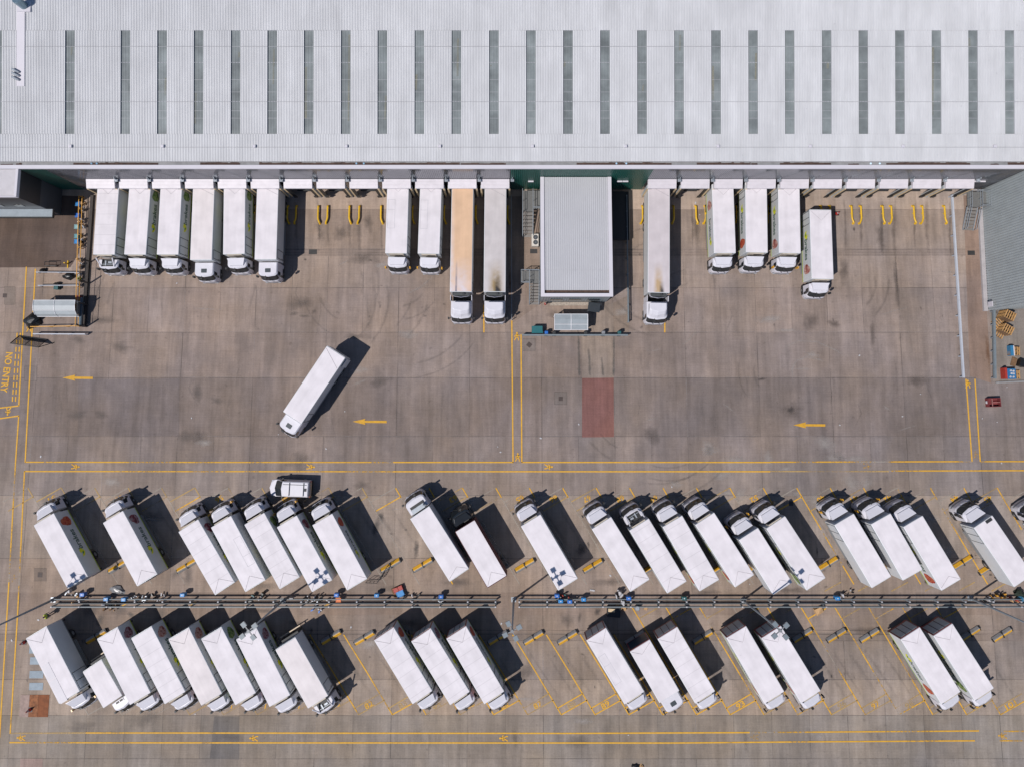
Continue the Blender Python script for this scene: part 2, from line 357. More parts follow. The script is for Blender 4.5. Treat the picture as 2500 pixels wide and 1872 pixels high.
for k in range(28):     # tracks worn by the trucks reversing into their bays
    ax = 215.6 + 82.48 * k
    for o in (24, 64):
        if rnd.random() < .75: b.ribbon([(ax + o - 10 + rnd.uniform(-3, 3), 1738), (ax + o - 70, 1640), (ax + o - 120 + rnd.uniform(-4, 4), 1560)], rnd.uniform(.5, .9), .0155)
    tx = 57 + 81.6 * k
    for o in (24, 62):
        if rnd.random() < .75: b.ribbon([(tx + o + rnd.uniform(-4, 4), 1200), (tx + o + 50, 1285), (tx + o + 105 + rnd.uniform(-4, 4), 1372)], rnd.uniform(.5, .9), .0155)
b.done('tyre_mark', TYRE)
b = Blots()
for k in range(70):
    x, y = rnd.uniform(60, 2450), rnd.choice([rnd.uniform(1210, 1440), rnd.uniform(1560, 1740), rnd.uniform(620, 800)]); b.disc(x, y, rnd.uniform(2, 6), rnd.uniform(2, 7), .0142)
for k in range(40):
    x, y = rnd.uniform(100, 2350), rnd.uniform(630, 1860); b.disc(x, y, rnd.uniform(14, 50), rnd.uniform(10, 30), .0135)
b.done('light_oil_stain', OILL)
b = Blots()
for k in range(34): x, y = rnd.uniform(1500, 2450), rnd.uniform(1080, 1420); b.disc(x, y, rnd.uniform(10, 40), rnd.uniform(8, 30), .0138)
for k in range(24): x, y = rnd.uniform(100, 2450), rnd.uniform(640, 1860); b.disc(x, y, rnd.uniform(10, 40), rnd.uniform(6, 18), .0138)
b.done('pale_scuff', PALE)
b = Blots()
b.ribbon([(1935, 955), (1934, 900), (1945, 880), (1968, 872), (2000, 878), (2024, 890)], .35, .016); b.ribbon([(1912, 868), (1920, 845), (1950, 832), (1995, 835), (2040, 855), (2075, 880)], .3, .016)
for k in range(22):
    x = rnd.uniform(300, 2300); y = rnd.uniform(640, 1250); a = rnd.uniform(-.8, .8); l = rnd.uniform(30, 90); b.ribbon([(x, y), (x + l * .5, y + l * .5 * a), (x + l, y + l * a + rnd.uniform(-8, 8))], rnd.uniform(.15, .5), .015)
b.done('pale_scuff', PALE)
b = Blots()
for x0, x1, y0, y1 in [(1412, 1414, 760, 922), (1437, 1440, 830, 921), (1469, 1472, 860, 921), (1500, 1498, 770, 922)]: b.ribbon([(x0, y0), ((x0 + x1) / 2, (y0 + y1) / 2), (x1, y1 - 8), (x1, y1)], .5, .016)
b.done('runoff_stain', WET)
b = Blots()
for x, y, rx, ry in [(2413, 742, 4, 10), (2412, 860, 6, 60), (2404, 620, 4, 60), (1650, 1460, 8, 5), (1245, 690, 6, 40)]: b.disc(x, y, rx, ry, .0145)
b.done('rust_stain', RUSTS)
# ------------------------------------------------------------------ painted markings
OR = (.62, .33, .022)
PF = paint('road_paint_fresh', OR, 1.02, 1.3, .10); PW = paint('road_paint_worn', OR, .66, .5, .08); PX = paint('road_paint_faded', (.52, .34, .12), .60, .6, .14, .75); PG = paint('road_paint_ghost', (.44, .39, .33), .78, .7, .2, .5)
mk = {k: MB() for k in 'fwxg'}; MK = dict(f=PF, w=PW, x=PX, g=PG)
def ln(a, b, s='f', w=.13, z=.020):
    strip(mk[s], P(*a), P(*b), w, z)
    if s == 'w': strip(mk['g'], P(*a), P(*b), w * .8, z - .0025)
for a, b, s in [((62, 1127.5), (700, 1128), 'w'), ((700, 1128), (960, 1128), 'w'), ((960, 1128), (1253.5, 1128), 'f'), ((1273, 1128), (1880, 1128), 'f'), ((1880, 1127.5), (2373, 1126), 'w'), ((2392.5, 1126), (2520, 1126), 'w'),
                ((60, 1150), (960, 1150.5), 'w'), ((960, 1150.5), (1880, 1150.5), 'f'), ((1880, 1150), (2170, 1150), 'x'), ((2170, 1149), (2520, 1148), 'w'),
                ((1249.5, 783), (1252.5, 1128.5), 'f'), ((1272, 817), (1274, 1128.5), 'f'), ((86.5, 657), (61.5, 1128.5), 'f'), ((64.5, 652), (46, 990.5), 'f'),
                ((46, 1014.5), (38, 1130), 'f'), ((38, 1130), (22, 1420), 'w'), ((22, 1420), (-1, 1800), 'f'), ((60, 1149), (43, 1500), 'w'), ((43, 1500), (25, 1790), 'f'), ((-20, 998), (46.5, 990), 'f'), ((-20, 1024), (46.5, 1014.5), 'f'),
                ((25, 1789), (210, 1788), 'x'), ((210, 1788), (430, 1788), 'w'), ((430, 1788), (1400, 1789), 'f'), ((1400, 1789), (1830, 1787), 'f'), ((1830, 1787), (2390, 1783), 'w'), ((2450, 1784), (2520, 1784), 'w'),
                ((23, 1811.5), (330, 1812), 'w'), ((330, 1812), (1640, 1812.5), 'f'), ((1640, 1812.5), (1930, 1810), 'f'), ((1930, 1810), (2380, 1807), 'w'), ((2440, 1807), (2520, 1807), 'w'),
                ((2358, 925), (2373, 1126.5), 'f'), ((2380, 925), (2393, 1126.5), 'f'), ((1623, 755), (1623, 812), 'f'), ((1181, 745), (1181.5, 812), 'f')]: ln(a, b, s, .15)
struct_done = False
for i in range(10):     # give-way dashes
    y = 813 + i * 17.2; ln((42 - i * 1.2, y), (41.3 - i * 1.2, y + 12), 'f', .14); ln((50 - i * 1.25, y), (49.3 - i * 1.25, y + 12), 'f', .14)
for k in MK: struct('walkway_lines', mk[k], MK[k]); mk[k] = MB()
# slanted bays, lower row (number box at the foot of each) and upper row (box at the head)
for k in range(28):
    ax = 215.6 + 82.48 * k; s = 'g' if k < 3 else 'x' if k < 8 else ('w' if k in (8, 9, 10, 11, 22, 23, 24) else 'f' if 14 <= k <= 19 else 'w')
    top = (ax - 119, 1548) if k < 18 else (ax - 158, 1480)
    mid = (ax - 62, 1640); ln((ax, 1743.5), mid, s); ln(mid, top, 'f' if s == 'f' or k in (12, 13) else 'w' if k > 7 else 'g', .13, .0235)
    e2 = 'x' if s in 'wx' else s
    ln((ax, 1743.5), (ax + 64, 1707.5), e2 if k % 3 else s); ln((ax - 9.5, 1728), (ax + 52, 1692), e2)
    if k >= 18: ln((ax - 140, 1509), (ax - 96, 1484), 'w' if k % 2 else 'x'); 
    elif k in (3, 5, 8, 9): ln((ax - 165, 1478), (ax - 150, 1470), 'w')
for k in range(-17, 14):
    tx = 1455 + 81.6 * k; s = 'x' if k < -6 else ('f' if -6 <= k <= 8 else 'w')
    ln((tx, 1190), (tx + 14, 1214), s if k > -12 else 'x'); ln((tx + 14, 1214), (tx + 60, 1292), 'g' if k < 5 else s); ln((tx + 60, 1292), (tx + 140, 1425), 'w' if k in (6, 8, 10, -6) else 'g')
    ln((tx, 1190), (tx - 60, 1224), 'g' if k % 4 else 'x'); ln((tx + 13, 1212), (tx - 48, 1247), 'w' if k in (-12, -11, -10, -9, -8, -6, 6, 9) else 'x')
    if k > 4: ln((tx + 150, 1442), (tx + 190, 1420), 'x')
for k in MK: struct('bay_lines', mk[k], MK[k])
def lay_text(name, txt, px, py, w, h, ang, mat, z=.023):
    c = P(px, py, z); ax = Vector((math.cos(ang), math.sin(ang), 0)); o = link(name, fitted_text(txt, w, h, mat, ax, (-ax.y, ax.x, 0), (0, 0, 0), (round(w, 2), round(ang, 2), mat.name))); o.location = c; o['kind'] = 'structure'
for k in range(8, 28):
    lay_text('bay_number', str(74 + k), 215.6 + 82.48 * k + 25, 1719.5, 1.0 if k < 26 else 1.35, .62, R(29), PF if k in (15, 19) else PW if k not in (9, 10, 14, 22, 24) else PX)
for k in (4, 5, 6): lay_text('bay_number', '7', 215.6 + 82.48 * k + 20, 1722, .4, .66, R(12), PF)
lay_text('bay_number', '80', 215.6 + 82.48 * 7 + 26, 1720, 1.0, .64, R(29), PW)
for k, t in ((-16, '51'), (-14, '53'), (-11, '56'), (-5, '62'), (-4, '63'), (-1, '66'), (0, '67'), (1, '68'), (2, '69'), (5, '52'), (7, '40'), (8, '41'), (9, '42'), (11, '44'), (12, '45'), (-2, '65'), (-9, '58')):
    lay_text('bay_number', t, 1455 + 81.6 * k - 22, 1217, .95, .62, R(209), PF if k > 4 or k in (-4, -1) else PW)
lay_text('no_entry_lettering', 'NO ENTRY', 16, 909, 4.75, .86, R(-94), PF)
ar = MB()
for tx, ty, tl in ((152.5, 922, 74), (861, 1028.5, 83), (1937, 1037, 78)):
    q = [P(tx + a, ty + b, .022) for a, b in ((0, 0), (31, 7.5), (29, 3), (tl, 3.6), (tl, -2.2), (29, -2.6), (31, -7))]
    ar.poly([q[0], q[1], q[2]]); ar.poly([q[0], q[2], q[5]]); ar.poly([q[0], q[5], q[6]]); ar.poly([q[2], q[3], q[4], q[5]])
struct('direction_arrow', ar, PF)
pd = {'f': MB(), 'w': MB()}
def walker(px, py, ang, s='f', sc=1.0):
    c = P(px, py); ca, sa = math.cos(ang), math.sin(ang); T = lambda u, v, z=.022: (c.x + (u * ca - v * sa) * sc, c.y + (u * sa + v * ca) * sc, z)
    m = pd[s]; m.poly([T(.11 * math.cos(k * .785), .42 + .11 * math.sin(k * .785)) for k in range(8)])
    for pts, w in (([(0, .30), (.02, 0)], .26), ([(.02, .02), (.18, -.22), (.2, -.48)], .12), ([(.0, .02), (-.14, -.2), (-.3, -.45)], .12), ([(.06, .26), (.24, .08), (.34, .1)], .09), ([(-.08, .26), (-.26, .05), (-.22, -.08)], .09)):
        for i in range(len(pts) - 1): strip(m, T(*pts[i]), T(*pts[i + 1]), w * sc, .0222 + .0003 * i)
for x, y, a, s in ((71, 801, 5, 'f'), (20, 1003, 176, 'f'), (184, 1139, -90, 'w'), (758, 1139.5, -90, 'f'), (1262, 822, 0, 'f'), (1264, 1116, 0, 'f'), (1339, 1139, -90, 'f'), (2117, 1137, -90, 'w'), (2363, 938, 0, 'f'), (2382, 1111, 0, 'w'), (52, 1800, 90, 'w'), (620, 1801, 90, 'f'), (1230, 1801, 90, 'f'), (1843, 1798, 90, 'w'), (2448, 1795, 90, 'w'), (34, 1413, 0, 'w')): walker(x, y, R(a), s)
struct('walking_figure_marking', pd['f'], PF); struct('walking_figure_marking', pd['w'], PW)
# ================================================================== WAREHOUSE
YW = P(CX, 463).y; HP = zsolve(412, YW); XL, XR = -78.0, 80.0
def roofsheet():
    m = M('roof_sheet', (.55, .552, .56), .5, 0, .06, .3); nt = m.node_tree; b = nt.nodes['Principled BSDF']; L = nt.links.new; src = b.inputs['Base Color'].links[0].from_socket
    tc = node(nt, 'ShaderNodeTexCoord')
    for sx, sy, lo, hi, det in ((1.0, .012, .955, 1.03, 2.0), (.9, .10, .93, 1.03, 5.0), (3.0, .5, .965, 1.02, 4.0), (2.2, 2.2, .86, 1.0, 2.0)):
        mp = node(nt, 'ShaderNodeMapping'); mp.inputs['Scale'].default_value = (sx, sy, 1); L(tc.outputs['Object'], mp.inputs[0]); n = node(nt, 'ShaderNodeTexNoise', i_Scale=1.0, i_Detail=det); L(mp.outputs[0], n.inputs['Vector'])
        mr = node(nt, 'ShaderNodeMapRange'); mr.inputs[1].default_value = .3 if lo > .9 else .22; mr.inputs[2].default_value = .7 if lo > .9 else .28; mr.inputs[3].default_value = lo; mr.inputs[4].default_value = hi; L(n.outputs['Fac'], mr.inputs[0])
        v = node(nt, 'ShaderNodeVectorMath', operation='SCALE'); L(src, v.inputs[0]); L(mr.outputs[0], v.inputs['Scale']); src = v.outputs[0]
    L(src, b.inputs['Base Color']); return m
ROOFM = roofsheet(); ROOFD = M('roof_lap', (.30, .30, .32), .5, .1, .1)
CLADG = M('grey_cladding', (.17, .18, .20), .14, .65, .1, 1.0); CLADGR = M('green_cladding', (.012, .085, .066), .4, 0, .12, 1.0)
CAP = M('parapet_cap', (.58, .555, .585), .5, 0, .04, .5); GUT = M('gutter_floor', (.26, .26, .26), .7, 0, .25, 1.2); DIRT = M('gutter_dirt', (.075, .045, .034), .9, 0, .45, 3.0)
SKYL = M('skylight_sheet', (.225, .25, .25), .35, 0, .34, .45); SKYF = M('skylight_frame', (.42, .42, .44), .5, 0, .1); SKYS = paint('skylight_grime', (.30, .29, .22), .72, 1.0, .25, .6)
SHEL = M('shelter_cover', (.60, .56, .585), .5, 0, .1, 1.4); SHSIDE = M('shelter_side', (.44, .47, .49), .5, 0, .15, 2); CREAM = M('cream_pad', (.66, .50, .30), .6, 0, .25, 3)
DOOR = M('dock_door', (.05, .052, .055), .6, 0, .1)
wh = thing('warehouse', 'huge warehouse with pale ribbed roof, long skylight strips and loading docks', 'warehouse', (0, 0, 0))
def ribs_x(mb, x0, x1, zf, y0, y1, pitch, hgt, mi=0):
    """standing ribs running along y between x0 and x1 on a surface z = zf(y)"""
    n = max(1, round((x1 - x0) / pitch)); p = (x1 - x0) / n; prof = [x0]; zz = [0]
    for i in range(n):
        a = x0 + i * p; prof += [a + p * .60, a + p * .68, a + p * .92, a + p]; zz += [0, hgt, hgt, 0]
    b = len(mb.v)
    for y in (y0, y1):
        for x, z in zip(prof, zz): mb.v.append((x, y, zf(y) + z))
    m = len(prof)
    for i in range(m - 1): mb.f.append([b + i, b + i + 1, b + m + i + 1, b + m + i]); mb.m.append(mi)
def ribs_wall(mb, a, b, z0, z1, pitch, hgt, out):
    """vertical ribs on a wall from a to b (xy), sticking out along 'out'"""
    a, b, out = Vector((*a, 0)), Vector((*b, 0)), Vector((*out, 0)); L = (b - a).length; n = max(1, round(L / pitch)); d = (b - a) / n; pr = [a]
    for i in range(n):
        q = a + d * i; pr += [q + d * .45, q + d * .55 + out * hgt, q + d * .9 + out * hgt, q + d]
    base = len(mb.v); m = len(pr)
    for z in (z0, z1):
        for p in pr: mb.v.append((p.x, p.y, z))
    for i in range(m - 1): mb.f.append([base + i, base + i + 1, base + m + i + 1, base + m + i]); mb.m.append(0)
YC = P(CX, 403.5, HP).y                       # back edge of parapet cap
ZE = HP - .16; YE = P(CX, 395, ZE).y; SL = math.tan(R(7.0)); zr = lambda y: ZE + (y - YE) * SL
def yroof(py):
    y = YE
    for _ in range(40): y = P(CX, py, zr(y)).y
    return y
MB().box(XL, XR, YW - .03, YC, HP - .25, HP).build('parapet_cap', CAP, wh)
MB().box(XL, XR, YC - .28, YC - .03, ZE - .3, HP - .252).build('parapet_back', CAP, wh)
g = MB().box(XL, XR, YC - .02, YE + .25, ZE - .20, ZE - .14)
g.build('gutter', GUT, wh)
for a, b_, w in [(178, 385, 1), (488, 585, 1), (632, 1122, 1), (1125, 1235, .8), (1408, 1640, 1), (1702, 1833, 1), (1835, 1850, .8), (1905, 2030, 1), (2072, 2098, .7), (2165, 2370, 1), (2420, 2440, .6), (2462, 2510, 1), (38, 52, .8), (0, 30, .5)]:
    x = a; g = MB()
    while x < b_:
        x2 = min(b_, x + rnd.uniform(5, 16)); p0, p1 = P(x, 400, ZE).x, P(x2, 400, ZE).x; yy = rnd.uniform(.1, .25)
        g.box(p0, p1, YC + .02, YC + .02 + w * (YE - YC) * rnd.uniform(.6, .85), ZE - .14, ZE - .14 + rnd.uniform(.02, .05)); x = x2
    g.build('gutter_dirt', DIRT, wh)
for px in (223, 236, 870, 888, 1505, 1529, 2126, 2148): MB().tube([P(px, 400, ZE - .13), P(px, 400, ZE + .0)], .11, 8).build('rainwater_outlet', M('outlet_blue', (.25, .42, .55), .4), wh)
# roof sheets around recessed rooflights
y1, y2 = yroof(328), yroof(75); YR = yroof(-260)
SX = [151 - 120, 151, 271, 350, 429, 509, 588, 667, 747, 826, 906, 986, 1067, 1147, 1227, 1307, 1387, 1467, 1547, 1627, 1706, 1786, 1865, 1944, 2023, 2102, 2181]
SX = [P(-7, 200, zr(yroof(200))).x] + [P(v * 1.1302, 200, zr(yroof(200))).x for v in SX[1:]] + [P(v, 200, 10.5).x for v in (2555, 2645)]
hw = .53; roof = MB(); RP = .178
for a, b_ in ((YE, y1), (y2, YR)): ribs_x(roof, XL, XR, zr, a, b_, RP, .05)
ed = [XL] + [v for s in SX for v in (s - hw, s + hw)] + [XR]
for i in range(0, len(ed), 2): ribs_x(roof, ed[i], ed[i + 1], zr, y1, y2, RP, .05)
for py in (115, 250, 361): y = yroof(py); roof.box(XL, XR, y, y + .035, zr(y) + .03, zr(y) + .062, 1) if py == 361 else [roof.box(ed[i], ed[i + 1], y, y + .035, zr(y) + .03, zr(y) + .062, 1) for i in range(0, len(ed), 2)]
roof.box(XL, XR, YE - .02, YE, ZE - .21, ZE - .005, 1)
roof.build('roof', [ROOFM, ROOFD], wh)
DEP = .12
for i, sx in enumerate(SX):
    if abs(sx) > 66: continue
    m = MB(); n = 6; w = 2 * hw / n
    m.poly([(sx - hw, y1, zr(y1) - DEP), (sx + hw, y1, zr(y1) - DEP), (sx + hw, y2, zr(y2) - DEP), (sx - hw, y2, zr(y2) - DEP)])
    for k in range(n):
        x = sx - hw + w * (k + .5); m.hexa([(x - .02, y1, zr(y1) - DEP), (x + .02, y1, zr(y1) - DEP), (x + .02, y2, zr(y2) - DEP), (x - .02, y2, zr(y2) - DEP), (x - .012, y1, zr(y1) - DEP + .03), (x + .012, y1, zr(y1) - DEP + .03), (x + .012, y2, zr(y2) - DEP + .03), (x - .012, y2, zr(y2) - DEP + .03)])
    sk = m.build('skylight', SKYL, wh)
    m = MB()
    for x in (sx - hw, sx + hw): m.poly([(x, y1, zr(y1) - DEP), (x, y2, zr(y2) - DEP), (x, y2, zr(y2) + .01), (x, y1, zr(y1) + .01)])
    for y in (y1, y2): m.poly([(sx - hw, y, zr(y) - DEP), (sx + hw, y, zr(y) - DEP), (sx + hw, y, zr(y) + .01), (sx - hw, y, zr(y) + .01)])
    for py, wd in ((114, .03), (153.5, .06), (195, .03), (225, .03), (249, .06), (271, .03), (289, .03)):
        y = yroof(py); 
        if wd > .05:
            for k in range(6): m.box(sx - hw + w * k + .02, sx - hw + w * k + .11, y, y + .09, zr(y) - DEP + .005, zr(y) - DEP + .05)
        else: m.box(sx - hw + .01, sx + hw - .01, y, y + wd, zr(y) - DEP + .032, zr(y) - DEP + .045)
    m.build('frame', SKYF, sk); g_ = random.Random(i)
    if g_.random() < .8:
        m = MB(); ya, yb = sorted((g_.uniform(0, 1), g_.uniform(0, 1))); x0 = sx + g_.choice((-.5, .0, .2)); pz = lambda t: (y1 + (y2 - y1) * t)
        m.poly([(x0, pz(ya), zr(pz(ya)) - DEP + .033), (x0 + g_.uniform(.15, .3), pz(ya), zr(pz(ya)) - DEP + .033), (x0 + .28, pz(yb), zr(pz(yb)) - DEP + .033), (x0 + .05, pz(yb), zr(pz(yb)) - DEP + .033)]); m.build('stain', SKYS, sk)
for px in (174, 398, 622, 846, 1074, 1300, 1527, 1752, 1977, 2203, 2427):
    y = yroof(359); x = P(px, 359, zr(y)).x; m = MB(); rbox(m, x - .16, x + .16, y - .16, y + .16, zr(y), zr(y) + .28, .03); m.build('roof_vent', CAP, wh)
# duct, flue and three swan-neck pipes on the roof's west end
def rz(px, py): y = yroof(py); return Vector((P(px, py, zr(y)).x, y, zr(y)))
a, b_ = rz(52, 26), rz(51, 212); MB().hexa([(a.x - .45, b_.y, b_.z), (a.x + .45, b_.y, b_.z), (a.x + .45, a.y, a.z), (a.x - .45, a.y, a.z), (a.x - .45, b_.y, b_.z + .12), (a.x + .45, b_.y, b_.z + .12), (a.x + .45, a.y, a.z + .12), (a.x - .45, a.y, a.z + .12)]).build('roof_duct', CAP, wh)
c = rz(60, 16); BLUE_F = M('flue_steel', (.20, .29, .34), .3, .5, .1, 2)
f = MB().tube([c, c + Vector((0, 0, 1.6)), c + Vector((0, 0, 1.62)), c + Vector((0, 0, 1.2))], [.46, .46, .36, .36], 18).build('flue', BLUE_F, wh); MB().disc((c.x, c.y, c.z + 1.3), .37, 16).build('flue_opening', BLACK, f)
MB().box(c.x - .75, c.x + .75, c.y - .7, c.y + .6, c.z - .1, c.z + .14).build('flue_base', CAP, wh)
for py in (178, 187, 197):
    c = rz(51, py); MB().tube([c + Vector((.0, 0, 0)), c + Vector((-.12, -.04, .3)), c + Vector((-.42, .08, .42)), c + Vector((-.7, .24, .42)), c + Vector((-.82, .3, .3))], .12, 9).build('swan_neck_vent', STEEL, wh)
for x in (XL + .02, XR - .02): MB().poly([(x, YW + .06, 0), (x, YR, 0), (x, YR, zr(YR) - .02), (x, YE, zr(YE) - .25), (x, YW + .06, HP - .3)]).build('end_wall', CLADG, wh)
MB().poly([(XL, YR - .02, 0), (XR, YR - .02, 0), (XR, YR - .02, zr(YR) - .01), (XL, YR - .02, zr(YR) - .01)]).build('rear_wall', CLADG, wh)
# south wall: green panels at the ends, dark ribbed grey between
xg0, xg1, xg2 = P(208, 463).x, P(1247, 463).x, P(1566, 463).x
for nm, mt, xa, xb in (('green_wall', CLADGR, XL, xg0), ('grey_wall', CLADG, xg0, xg1), ('green_wall', CLADGR, xg1, xg2), ('grey_wall', CLADG, xg2, XR)):
    m = MB(); ribs_wall(m, (xa, YW), (xb, YW), 0, HP - .26, .22, .04, (0, -1)); m.build(nm, mt, wh)
MB().box(XL, XR, YW + .06, YW + .3, 0, HP - .3).build('wall_core', CHASSIS, wh)
# dock shelters
YF = P(CX, 460.5, 4.6).y; DCX = [P(246 + 80.25 * i, 452, 4.6).x for i in range(13)] + [P(1616.5 + 80.7 * i, 452, 4.6).x for i in range(10)]
for i, x in enumerate(DCX):
    hwid = 1.66; m = MB()
    m.hexa([(x - hwid, YF, 4.3), (x + hwid, YF, 4.3), (x + hwid, YW - .05, 4.3), (x - hwid, YW - .05, 4.3), (x - hwid, YF, 4.58), (x + hwid, YF, 4.58), (x + hwid, YW - .05, 4.85), (x - hwid, YW - .05, 4.85)])
    for yy in (.35, .7): m.box(x - hwid, x + hwid, YF + yy, YF + yy + .03, 4.58 + .27 * yy / (YW - YF), 4.615 + .27 * yy / (YW - YF))
    sh = m.build('dock_shelter', SHEL, wh)
    m = MB()
    for s in (-1, 1): m.box(x + s * hwid - .06, x + s * hwid + .06, YF + .035, YF + .46, .02, 4.29)
    m.build('side_wall', SHSIDE, sh)
    for s in (-1, 1):
        MB().box(x + s * hwid - .10, x + s * hwid + .10, YF - .03, YF + .03, .7, 4.28).build('front_pad', CREAM, sh)
        MB().box(x + s * (hwid - .30) - .19, x + s * (hwid - .30) + .19, YF - .0, YF + .06, .7, 4.28).build('side_curtain', BLACK, sh)
    MB().box(x - 1.2, x + 1.2, YW - .1, YW - .06, 1.15, 4.2).build('dock_door', DOOR, sh)
    m = MB()
    for s in (-1, 1): m.box(x + s * 1.25 - .22, x + s * 1.25 + .22, YF - .12, YF - .035, .55, 1.25)
    m.build('dock_bumper', BLACK, sh)
    if i in (6, 7, 8, 14, 19, 20, 21, 22): MB().box(x - 1.0, x + 1.0, YW - .5, YW - .1, .95, 1.15).build('dock_leveller', CHASSIS, sh)
    lx = x + (2.0 if i < 13 else 1.95); m = MB().box(lx - .2, lx + .2, YW - .42, YW - .08, 5.0, 5.14).box(lx - .04, lx + .04, YW - .2, YW - .05, 5.14, 5.7); m.build('wall_light', STEEL, wh)
for px, py in ((1296, 447), (1513, 448), (1527, 436), (2400, 450), (2386, 453)):
    p = P(px, py, 4.2); MB().box(p.x - .32, p.x + .32, YW - .22, YW - .06, 4.1, 4.25).build('bulkhead_light', CAP, wh)
# ================================================================== DOCK OFFICE (middle)
HO = 6.0; ox0, ox1 = P(1320, 600, HO).x, P(1495, 600, HO).x; oy0 = P(CX, 724.5, HO).y; oy1 = YW - .08
OFF = M('office_cladding', (.24, .275, .29), .4, .1, .1, 1.2); PLINTH = M('gravel_plinth', (.33, .28, .23), .9, 0, .35, 6)
of = thing('dock_office', 'flat ribbed roof dock office projecting from the warehouse into the yard', 'building', ((ox0 + ox1) / 2, oy0, 0))
o_ = Vector(of.location)
def at_(o, par): o.location = -Vector(par.location) if par else o.location; return o
m = MB()
for a, b_, nn in (((ox0 + .12, oy0 + .12), (ox1 - .12, oy0 + .12), (0, -1)), ((ox0 + .12, oy1), (ox0 + .12, oy0 + .12), (-1, 0)), ((ox1 - .12, oy0 + .12), (ox1 - .12, oy1), (1, 0))): ribs_wall(m, a, b_, .02, HO - .3, .3, .03, nn)
at_(m.build('wall', OFF, of), of)
m = MB(); ribs_x(m, ox0 + .42, ox1 - .42, lambda y: HO - .22 + (y - oy0) * .006, oy0 + .75, oy1, .235, .045); m.box(ox0 + .42, ox1 - .42, oy1 - 10.9, oy1 - 10.86, HO - .17, HO - .15)
at_(m.build('roof', M('office_roof', (.44, .44, .455), .5, 0, .04, .5), of), of)
m = MB()
m.box(ox0, ox0 + .42, oy0, oy1, HO - .3, HO); m.box(ox1 - .42, ox1, oy0, oy1, HO - .3, HO); m.box(ox0 + .42, ox1 - .42, oy0, oy0 + .38, HO - .3, HO)
at_(m.build('parapet_cap', CAP, of), of)
at_(MB().box(ox0 + .42, ox1 - .42, oy0 + .38, oy0 + .78, HO - .5, HO - .4).build('gutter', DIRT, of), of)
m = MB()
for i in range(3): x = ox0 + 1.2 + i * 2.2; m.box(x, x + 1.4, oy0 + .02, oy0 + .085, 2.0, 2.9)
at_(m.build('window', GLASS, of), of)
at_(MB().box(ox0 + 1.3, ox1 - .6, oy0 - .35, oy0 + .05, .0, .14).build('plinth', PLINTH, of), of)
# ================================================================== EAST WING
a, b_ = P(2393, 464), P(2410, 758.5); EW = M('wing_cladding', (.335, .365, .37), .5, .0, .10, .8)
ea = thing('east_wing', 'grey green ribbed side building at the right edge of the yard', 'building', (b_.x, b_.y, 0))
m = MB(); d = (b_ - a).normalized(); nn = Vector((d.y, -d.x, 0)); nn = nn if nn.x < 0 else -nn
ribs_wall(m, (a.x, YW - .1), (b_.x, b_.y), .35, 11.2, .3, .07, (nn.x, nn.y)); c = P(2600, 722); ribs_wall(m, (b_.x, b_.y), (b_.x + 26, b_.y + 1.5), .35, 11.2, .2, .045, (0, -1))
at_(m.build('wall', EW, ea), ea)
at_(MB().poly([(a.x, YW - .1, 11.2), (b_.x, b_.y, 11.2), (b_.x + 26, b_.y + 1.5, 11.2), (b_.x + 26, YW - .1, 11.2)]).build('roof', ROOFM, ea), ea)
m = MB(); w = .55
m.hexa([(a.x - w, YW - 2.6, .0), (b_.x - w, b_.y - .1, .0), (b_.x - .06, b_.y - .1, .0), (a.x - .06, YW - 2.6, .0), (a.x - w, YW - 2.6, .34), (b_.x - w, b_.y - .1, .34), (b_.x - .06, b_.y - .1, .34), (a.x - .06, YW - 2.6, .34)])
at_(m.build('concrete_upstand', M('pale_concrete', (.37, .345, .345), .8, 0, .12, 1.5), ea), ea)
p = P(2421, 743, 1.9); at_(MB().obox((p.x - .05, p.y), .06, .62, 1.3, 2.2, 0).build('wall_sign', CAP, ea), ea)
# ================================================================== WEST BLOCK
HB = HP; wx = P(41.5, 450, HB).x; wy = P(41, 481, HB).y; wl = thing('west_block', 'dark clad corner block with pale roof and canopy at the top left', 'building', (wx, wy, 0))
DK = M('dark_cladding', (.030, .032, .038), .4, .1, .12, 1); LK = M('slate_cladding', (.085, .09, .10), .4, .1, .1, 1)
at_(MB().box(XL, wx, wy, YW - .06, HB * .5, HB - .2).build('upper_wall', DK, wl), wl)
at_(MB().box(XL, wx - .04, wy + .04, YW - .06, 0, HB * .5).build('lower_wall', LK, wl), wl)
m = MB(); n = 26
for i in range(n):
    y = wy + .1 + (YW - wy - .2) * i / n; m.hexa([(XL, y, HB - .2), (wx - .25, y, HB - .2), (wx - .25, y + .09, HB - .2), (XL, y + .09, HB - .2), (XL, y + .02, HB - .14), (wx - .25, y + .02, HB - .14), (wx - .25, y + .07, HB - .14), (XL, y + .07, HB - .14)])
m.box(XL, wx - .25, wy + .05, YW - .06, HB - .3, HB - .195); at_(m.build('roof', M('block_roof', (.55, .53, .545), .5, 0, .08), wl), wl)
at_(MB().box(wx - .25, wx + .02, wy - .02, YW - .06, HB - .5, HB + .02).box(XL, wx - .25, wy - .02, wy + .1, HB - .5, HB + .02).build('roof_edge', CAP, wl), wl)
cz = 3.1; c0, c1 = P(52, 505, cz), P(128, 526, cz); CAN = M('canopy_sheet', (.26, .30, .33), .5, .1, .15, 1)
at_(MB().box(XL, c1.x, c1.y - .2, wy + .02, cz - .15, cz).build('canopy', CAN, wl), wl)
at_(MB().box(XL, c1.x + .06, c1.y - .32, c1.y - .21, cz - .3, cz + .08).box(c1.x, c1.x + .08, c1.y - .2, wy, cz - .3, cz + .08).build('canopy_edge', BLACK, wl), wl)
